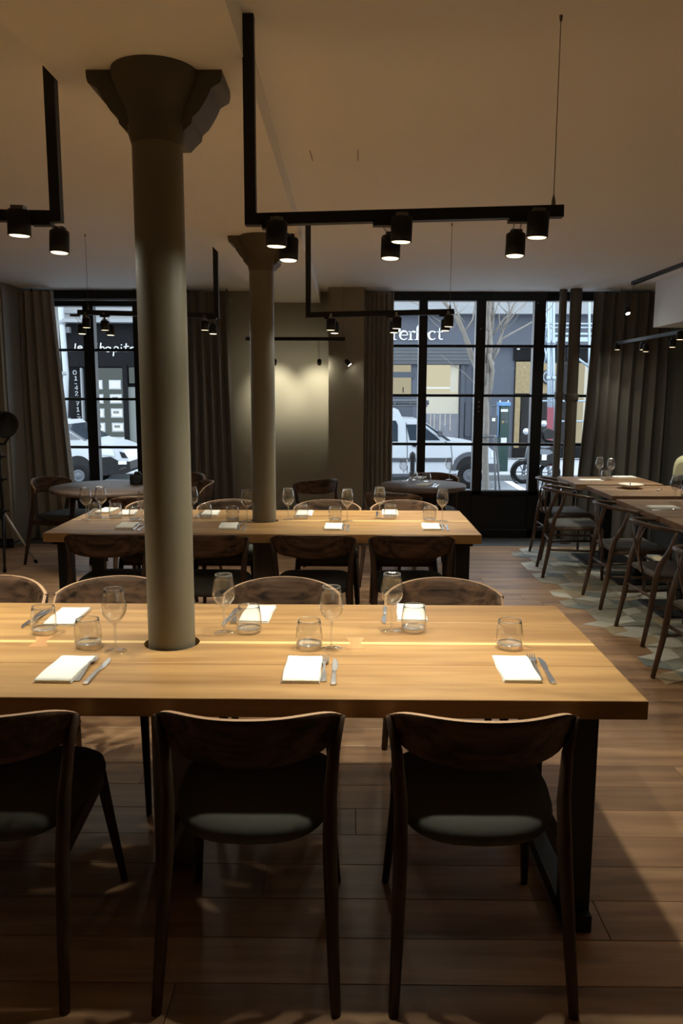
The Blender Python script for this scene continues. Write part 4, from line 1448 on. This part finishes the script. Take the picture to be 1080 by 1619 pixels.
MB().ribbon(arch, 0.09, VY - 0.02, VY + 0.02).build('wheel_arch', 'car_trim', van)
MB().prism([(ax[0] + 0.30 * math.cos(k * PI / 14), ax[1] - 0.02 + 0.30 * math.sin(k * PI / 14)) for k in range(15)], VY - 0.004, VY + 0.02, 'xz').build('wheel_well', 'car_black', van)
RW = 0.268
wheel(van, ax[0], VY + 0.07, ROAD + RW, RW, 0.16)
wheel(van, ax[0], VY + 1.35, ROAD + RW, RW, 0.16)
wheel(van, ax[0] - 2.25, VY + 0.07, ROAD + RW, RW, 0.16)
wheel(van, ax[0] - 2.25, VY + 1.35, ROAD + RW, RW, 0.16)
MB().box((VP(770, 733)[0], VY - 0.03, VP(770, 746)[1]), (VP(790, 733)[0], VY + 1.48, VP(770, 733)[1])).build('bumper', 'car_trim', van)
MB().box((VP(776, 712)[0], VY - 0.012, VP(770, 724)[1]), (VP(785, 712)[0], VY + 0.25, VP(770, 713)[1])).build('headlight', 'headlight', van)
mr_ = VP(692, 690)
MB().box((mr_[0], VY - 0.17, mr_[1]), (mr_[0] + 0.08, VY - 0.03, mr_[1] + 0.13), 0, 0.02).build('wing_mirror', 'car_trim', van)
rk = MB()
for yy in (VY + 0.15, VY + 1.3):
    for py in (634, 642):
        rk.tube([(VP(560, py)[0], yy, VP(560, py)[1]), (VP(676, py)[0], yy, VP(676, py)[1])], 0.02, 8)
    for px_ in (600, 625, 650, 674):
        rk.tube([(VP(px_, 634)[0], yy, VP(px_, 634)[1]), (VP(px_, 642)[0], yy, VP(px_, 644)[1])], 0.016, 8)
for px_ in (580, 605, 630, 655, 676):
    rk.tube([(VP(px_, 642)[0], VY + 0.15, VP(px_, 642)[1]), (VP(px_, 642)[0], VY + 1.3, VP(px_, 642)[1])], 0.018, 8)
rk.tube([(VP(572, 638)[0], VY + 0.5, VP(572, 637)[1]), (VP(682, 638)[0], VY + 0.5, VP(682, 637)[1])], 0.05, 10)
for px_ in (580, 622):
    rk.tube([(VP(px_, 642)[0], VY + 0.25, VP(px_, 642)[1]), (VP(px_, 646)[0], VY + 0.25, VP(px_, 647)[1])], 0.016, 8)
rk.build('roof_rack', 'shutter_dark', van)

car = thing('car', 'white car with a black bumper parked across the street at the left window', 'car', (0, 0, 0))
CY = 16.0
CP = lambda x, y: xz(x, y, CY)
prof = [(-40, 752), (-40, 705), (-10, 700), (20, 668), (88, 666), (100, 674), (139, 697), (170, 703), (194, 712), (203, 724), (205, 738), (196, 748), (150, 752)]
MB().prism([CP(*p) for p in prof], CY, CY + 1.55, 'xz').build('body', 'car_white', car)
MB().prism([CP(*p) for p in [(30, 672), (86, 670), (97, 676), (128, 695), (22, 697)]], CY - 0.012, CY + 0.02, 'xz').build('side_window', 'car_glass', car)
MB().prism([CP(*p) for p in [(95, 671.5), (99, 671.5), (138, 696.5), (133, 697)]], CY - 0.006, CY + 1.556, 'xz').build('windscreen', 'car_glass', car)
MB().prism([CP(*p) for p in [(150, 724), (175, 722), (186, 728), (206, 730), (207, 742), (198, 749), (150, 753)]], CY - 0.03, CY + 1.57, 'xz').build('bumper', 'car_black', car)
MB().prism([CP(*p) for p in [(160, 709), (172, 708), (180, 713), (182, 721), (162, 719)]], CY - 0.016, CY + 0.2, 'xz').build('headlight', 'headlight', car)
MB().prism([CP(*p) for p in [(189, 714), (197, 716), (202, 724), (193, 724)]], CY - 0.016, CY + 0.02, 'xz').build('grille', 'car_black', car)
MB().prism([CP(*p) for p in [(188, 728.5), (201, 728.5), (201, 734), (188, 734)]], CY - 0.045, CY - 0.02, 'xz').build('number_plate', 'white_plastic', car)
ac = CP(124, 743)
MB().prism([(ac[0] + 0.30 * math.cos(k * PI / 14), ac[1] - 0.02 + 0.31 * math.sin(k * PI / 14)) for k in range(15)], CY - 0.004, CY + 0.02, 'xz').build('wheel_well', 'car_black', car)
for xx in (ac[0], ac[0] - 2.3):
    wheel(car, xx, CY + 0.07, ROAD + 0.25, 0.25, 0.16)
    wheel(car, xx, CY + 1.45, ROAD + 0.25, 0.25, 0.16)

bo = thing('bollard', 'slim grey bollard in front of the parked white car', 'bollard', (Q(189, 748, 13.0).x, 13.0 - 1.2, PAVE))
MB().lathe([(0.045, 0), (0.045, 0.06), (0.03, 0.08), (0.028, 0.80), (0.04, 0.82), (0.04, 0.86), (0.028, 0.88), (0.03, 0.95), (0.022, 1.0), (0.0001, 1.02)], 14).build('post', 'bollard_paint', bo)
bo2 = thing('bollard', 'dark grey bollard in front of the white van', 'bollard', (Q(652, 748, 11.6).x, 11.6, PAVE))
MB().lathe([(0.045, 0), (0.045, 0.06), (0.036, 0.08), (0.034, 0.84), (0.045, 0.86), (0.045, 0.92), (0.036, 0.95), (0.0001, 0.98)], 14).build('post', 'car_black', bo2)

# ------------------------------------------------------------------ parking meter, boards, scaffold
MY = 18.6
pm = thing('parking_meter', 'dark green parking meter with a light blue top on the far pavement', 'meter', (0, 0, 0))
a, b = Q(789, 737, MY), Q(806, 642, MY)
boxobj('cabinet', (a.x, MY, PAVE), (b.x, MY + 0.3, b.z), 'meter_green', pm, 0.01)
boxobj('head_panel', (a.x - 0.04, MY - 0.02, b.z), (b.x + 0.02, MY + 0.32, b.z + 0.09), 'meter_blue', pm, 0.01)
pxbox('side_panel', 787, 642, 789.5, 690, MY, 0.2, 'meter_blue', pm, -0.05)
pxbox('display', 792, 647, 803, 651, MY, 0.01, 'white_plastic', pm, 0.012)
for k in range(3):
    pxbox('button_row', 792, 654 + k * 3, 803, 655.4 + k * 3, MY, 0.01, 'shutter_grey', pm, 0.012)
pxbox('button', 793.5, 665, 796.5, 669, MY, 0.01, 'gold_panel', pm, 0.012)
pxbox('notice', 792, 692, 801, 700, MY, 0.01, 'white_plastic', pm, 0.012)
pxbox('coin_plate', 798, 664, 803, 669, MY, 0.01, 'shutter_grey', pm, 0.012)
m = MB()
for x in (790, 803):
    p, q = Q(x, 638, MY), Q(x + 2.5, 633, MY)
    m.tube([(p.x, MY + 0.1, p.z - 0.05), (q.x, MY + 0.1, q.z)], 0.012, 6)
m.build('antenna', 'white_plastic', pm)

sb = thing('signal_box', 'dark grey electric box on two posts behind the tree trunk', 'box', (0, 0, 0))
SBY = 17.95
pxbox('cabinet', 776, 657, 787, 688, SBY, 0.15, 'shutter_dark', sb, 0.0)
pxbox('sticker', 778, 661, 783, 666, SBY, 0.01, 'white_plastic', sb, 0.012)
m = MB()
for x in (777, 786):
    p = Q(x, 640, SBY)
    m.tube([(p.x, SBY + 0.08, PAVE), (p.x, SBY + 0.08, p.z)], 0.02, 8)
p, q = Q(777, 642, SBY), Q(786, 642, SBY)
m.tube([(p.x, SBY + 0.08, p.z), (q.x, SBY + 0.08, q.z)], 0.016, 8)
m.build('post', 'shutter_dark', sb)

rb = thing('hoarding_board', 'upright red board leaning at the scaffold foot', 'board', (0, 0, 0))
pxbox('panel', 864, 644, 874, 737, 18.9, 0.04, 'red_board', rb)

SY = 19.0
scf = thing('scaffold', 'galvanised scaffold tower across the street at the pipes', 'scaffold', (0, 0, 0))


def spole(x0, y0, x1, y1, r=0.03, Y=SY, foot=False, nm='pole'):
    a, b = Q(x0, y0, Y), Q(x1, y1, Y)
    if foot:
        a.z = PAVE
    return MB().tube([a, b], r, 8).build(nm, 'galvanised', scf)


spole(867.5, 736, 867.5, 420, 0.035, SY, True)
spole(875.5, 736, 875.5, 420, 0.035, SY, True)
spole(871, 736, 871, 420, 0.03, SY + 1.0, True)
spole(932, 736, 932, 420, 0.03, SY, True)
for yy in (512, 518, 634, 666):
    spole(856, yy, 960, yy, 0.022, nm='ledger')
spole(862, 470, 868, 545, 0.02, nm='brace'); spole(870, 470, 861, 545, 0.02, nm='brace')
spole(861, 548, 866, 575, 0.018, nm='brace'); spole(866, 548, 861, 575, 0.018, nm='brace')
spole(905, 560, 934, 582, 0.028, nm='brace')
pxbox('platform', 856, 533, 962, 540, SY, 0.9, 'galvanised', scf, 0.0)
pxbox('toe_board', 856, 526, 962, 529, SY, 0.03, 'galvanised', scf, 0.0)
for px_ in (867.5, 875.5):
    for yy in (541, 598):
        p = Q(px_, yy, SY)
        MB().lathe([(0.035, -0.05), (0.055, -0.04), (0.055, 0.04), (0.035, 0.05)], 10).build('coupler', 'galvanised', scf, p)

# ------------------------------------------------------------------ motorbike
mb_ = thing('motorbike', 'black scooter parked beside the parking meter', 'motorbike', (0, 0, 0))
BY = 17.2
BP = lambda x, y, d=0.0: Vector((Q(x, y, BY).x, BY + d, Q(x, y, BY).z))


def bwheel(x, r):
    c = BP(x, 740)
    c.z = ROAD + r
    o = MB().lathe([(r * 0.70, -0.05), (r * 0.9, -0.055), (r, -0.03), (r, 0.03), (r * 0.9, 0.055), (r * 0.70, 0.05), (r * 0.70, -0.05)], 28, axis='y').build('wheel', 'tyre', mb_, c)
    m = MB().lathe([(0.0001, -0.04), (0.04, -0.04), (0.04, 0.04), (0.0001, 0.04)], 12, axis='y')
    for k in range(6):
        a = k * PI / 3
        m.bar((0, 0, 0), (r * 0.74 * math.cos(a), 0, r * 0.74 * math.sin(a)), 0.02, 0.025)
    m.build('spoked_rim', 'bike_grey', o)
    return c


c1 = bwheel(828, 0.245)
c2 = bwheel(869, 0.235)
MB().tube([c1, BP(834, 712), BP(841, 690)], [0.03, 0.035, 0.03], 8).build('fork', 'bike_grey', mb_)
MB().lathe([(0.26, -0.05), (0.285, -0.04), (0.285, 0.04), (0.26, 0.05)], 20, axis='y').build('mudguard', 'bike_black', mb_, c1)
body = [(836, 708), (842, 694), (850, 688), (858, 697), (866, 706), (880, 708), (884, 716), (876, 728), (858, 736), (843, 732)]
MB().prism([(BP(*p).x, BP(*p).z) for p in body], BY - 0.16, BY + 0.16, 'xz').build('body_panel', 'bike_black', mb_)
MB().prism([(BP(*p).x, BP(*p).z) for p in [(854, 700), (862, 702), (868, 706), (858, 708), (850, 706)]], BY - 0.18, BY + 0.18, 'xz').build('side_fairing', 'bike_grey', mb_)
MB().prism([(BP(*p).x, BP(*p).z) for p in [(846, 708), (866, 710), (872, 715), (860, 720), (848, 716)]], BY - 0.17, BY + 0.17, 'xz').build('engine_cover', 'bike_grey', mb_)
MB().prism([(BP(*p).x, BP(*p).z) for p in [(854, 693), (878, 698), (884, 706), (856, 704)]], BY - 0.13, BY + 0.13, 'xz').build('seat', 'tyre', mb_)
MB().prism([(BP(*p).x, BP(*p).z) for p in [(856, 682), (864, 677), (876, 682), (875, 692), (858, 694)]], BY - 0.2, BY + 0.1, 'xz').build('top_case', 'bike_black', mb_)
MB().tube([BP(832, 693, -0.30), BP(840, 690, -0.12), BP(842, 690, 0.12), BP(848, 686, 0.30)], 0.018, 8).build('handlebar', 'bike_black', mb_)
for (x, y_, d) in ((827, 681, -0.30), (865, 671, 0.30)):
    m = MB().tube([BP(836 if d < 0 else 852, 691, d * 0.7), BP(x, y_, d)], 0.010, 6)
    m.build('mirror_stalk', 'bike_black', mb_)
    MB().lathe([(0.0001, -0.03), (0.06, -0.025), (0.07, 0.0), (0.0001, 0.015)], 16, axis='y').build('mirror', 'headlight', mb_, BP(x, y_, d))
MB().box((-0.05, -0.01, -0.06), (0.05, 0.01, 0.06)).build('number_plate', 'white_plastic', mb_, BP(857, 722, -0.19))
MB().lathe([(0.0001, -0.06), (0.07, -0.05), (0.08, 0.0), (0.0001, 0.05)], 16, axis='y').build('headlamp', 'headlight', mb_, BP(842, 700, -0.15))
MB().tube([BP(850, 722), BP(848, 745)], 0.015, 6).build('kick_stand', 'bike_black', mb_)

# ------------------------------------------------------------------ street tree with its guard
TY = 11.3
tr = thing('tree', 'bare twisted tree standing just outside the glazed front', 'tree', (0, 0, 0))
TP = lambda x, y, d=0.0: Vector((Q(x, y, TY).x, TY + d, Q(x, y, TY).z))
base = TP(768, 780); base.z = PAVE
MB().tube([base, TP(768, 770), TP(767, 720), TP(769, 670), TP(768, 630), TP(772, 600), TP(771, 575)], [0.06, 0.05, 0.045, 0.044, 0.046, 0.042, 0.038], 12).build('trunk', 'bark', tr)
m = MB()
rnd = random.Random(11)


def limb(pts, r0, r1, d=0.0):
    n = len(pts)
    m.tube([TP(x, y, d * k / n) for k, (x, y) in enumerate(pts)], [r0 + (r1 - r0) * k / (n - 1) for k in range(n)], 7)


limb([(771, 590), (775, 545), (772, 505), (775, 470), (770, 430)], 0.045, 0.03)
limb([(772, 600), (779, 575), (773, 548), (780, 515), (782, 470), (788, 430)], 0.034, 0.02, 0.15)
limb([(769, 610), (764, 570), (768, 530), (766, 490), (770, 440)], 0.034, 0.02, -0.1)
limb([(771, 635), (776, 610), (778, 585), (772, 560)], 0.03, 0.026, -0.1)
limb([(768, 625), (755, 585), (745, 560), (735, 525), (722, 500), (712, 485), (690, 460)], 0.04, 0.02, 0.2)
limb([(756, 590), (742, 545), (728, 512), (716, 480), (712, 440)], 0.02, 0.010, -0.2)
limb([(735, 525), (748, 505), (752, 480), (748, 450)], 0.014, 0.008, 0.1)
limb([(778, 560), (790, 540), (803, 505), (815, 480), (835, 455)], 0.022, 0.010, 0.2)
limb([(775, 575), (788, 555), (795, 535), (812, 526), (838, 512), (858, 500), (875, 486), (890, 466)], 0.018, 0.006, 0.3)
limb([(780, 530), (792, 510), (804, 495), (800, 470), (795, 450)], 0.014, 0.007, -0.2)
limb([(797, 518), (815, 495), (836, 476), (850, 462)], 0.010, 0.005, 0.2)
limb([(715, 492), (690, 494), (660, 480), (630, 470)], 0.010, 0.004, 0.1)
limb([(752, 608), (735, 590), (715, 575), (698, 560)], 0.006, 0.003, 0.1)
for k in range(46):
    x0 = rnd.choice([772, 778, 790, 805, 760, 735, 718, 708]) + rnd.uniform(-8, 8)
    y0 = rnd.uniform(470, 530)
    dx = rnd.uniform(-34, 34)
    limb([(x0, y0), (x0 + dx * 0.4, y0 - rnd.uniform(5, 16)), (x0 + dx, y0 - rnd.uniform(18, 44))], rnd.uniform(0.004, 0.008), 0.002, rnd.uniform(-0.4, 0.4))
m.build('crown', 'bark', tr)
tg = thing('tree_guard', 'thin steel hoops guarding the foot of the street tree', 'guard', (0, 0, 0))
for (x0, x1, d) in ((778, 784, -0.15), (785, 798, 0.1), (758, 752, 0.0), (772, 778, 0.2)):
    a, b = TP(x0, 690, d), TP(x1, 775, d)
    b.z = PAVE
    MB().tube([b, a], 0.014, 8).build('bar', 'shutter_grey', tg)
p = [TP(778, 690, -0.15), TP(785, 690, 0.1), TP(772, 690, 0.2), TP(758, 690, 0.0), TP(778, 690, -0.15)]
MB().tube(p, 0.014, 8).build('hoop', 'shutter_grey', tg)
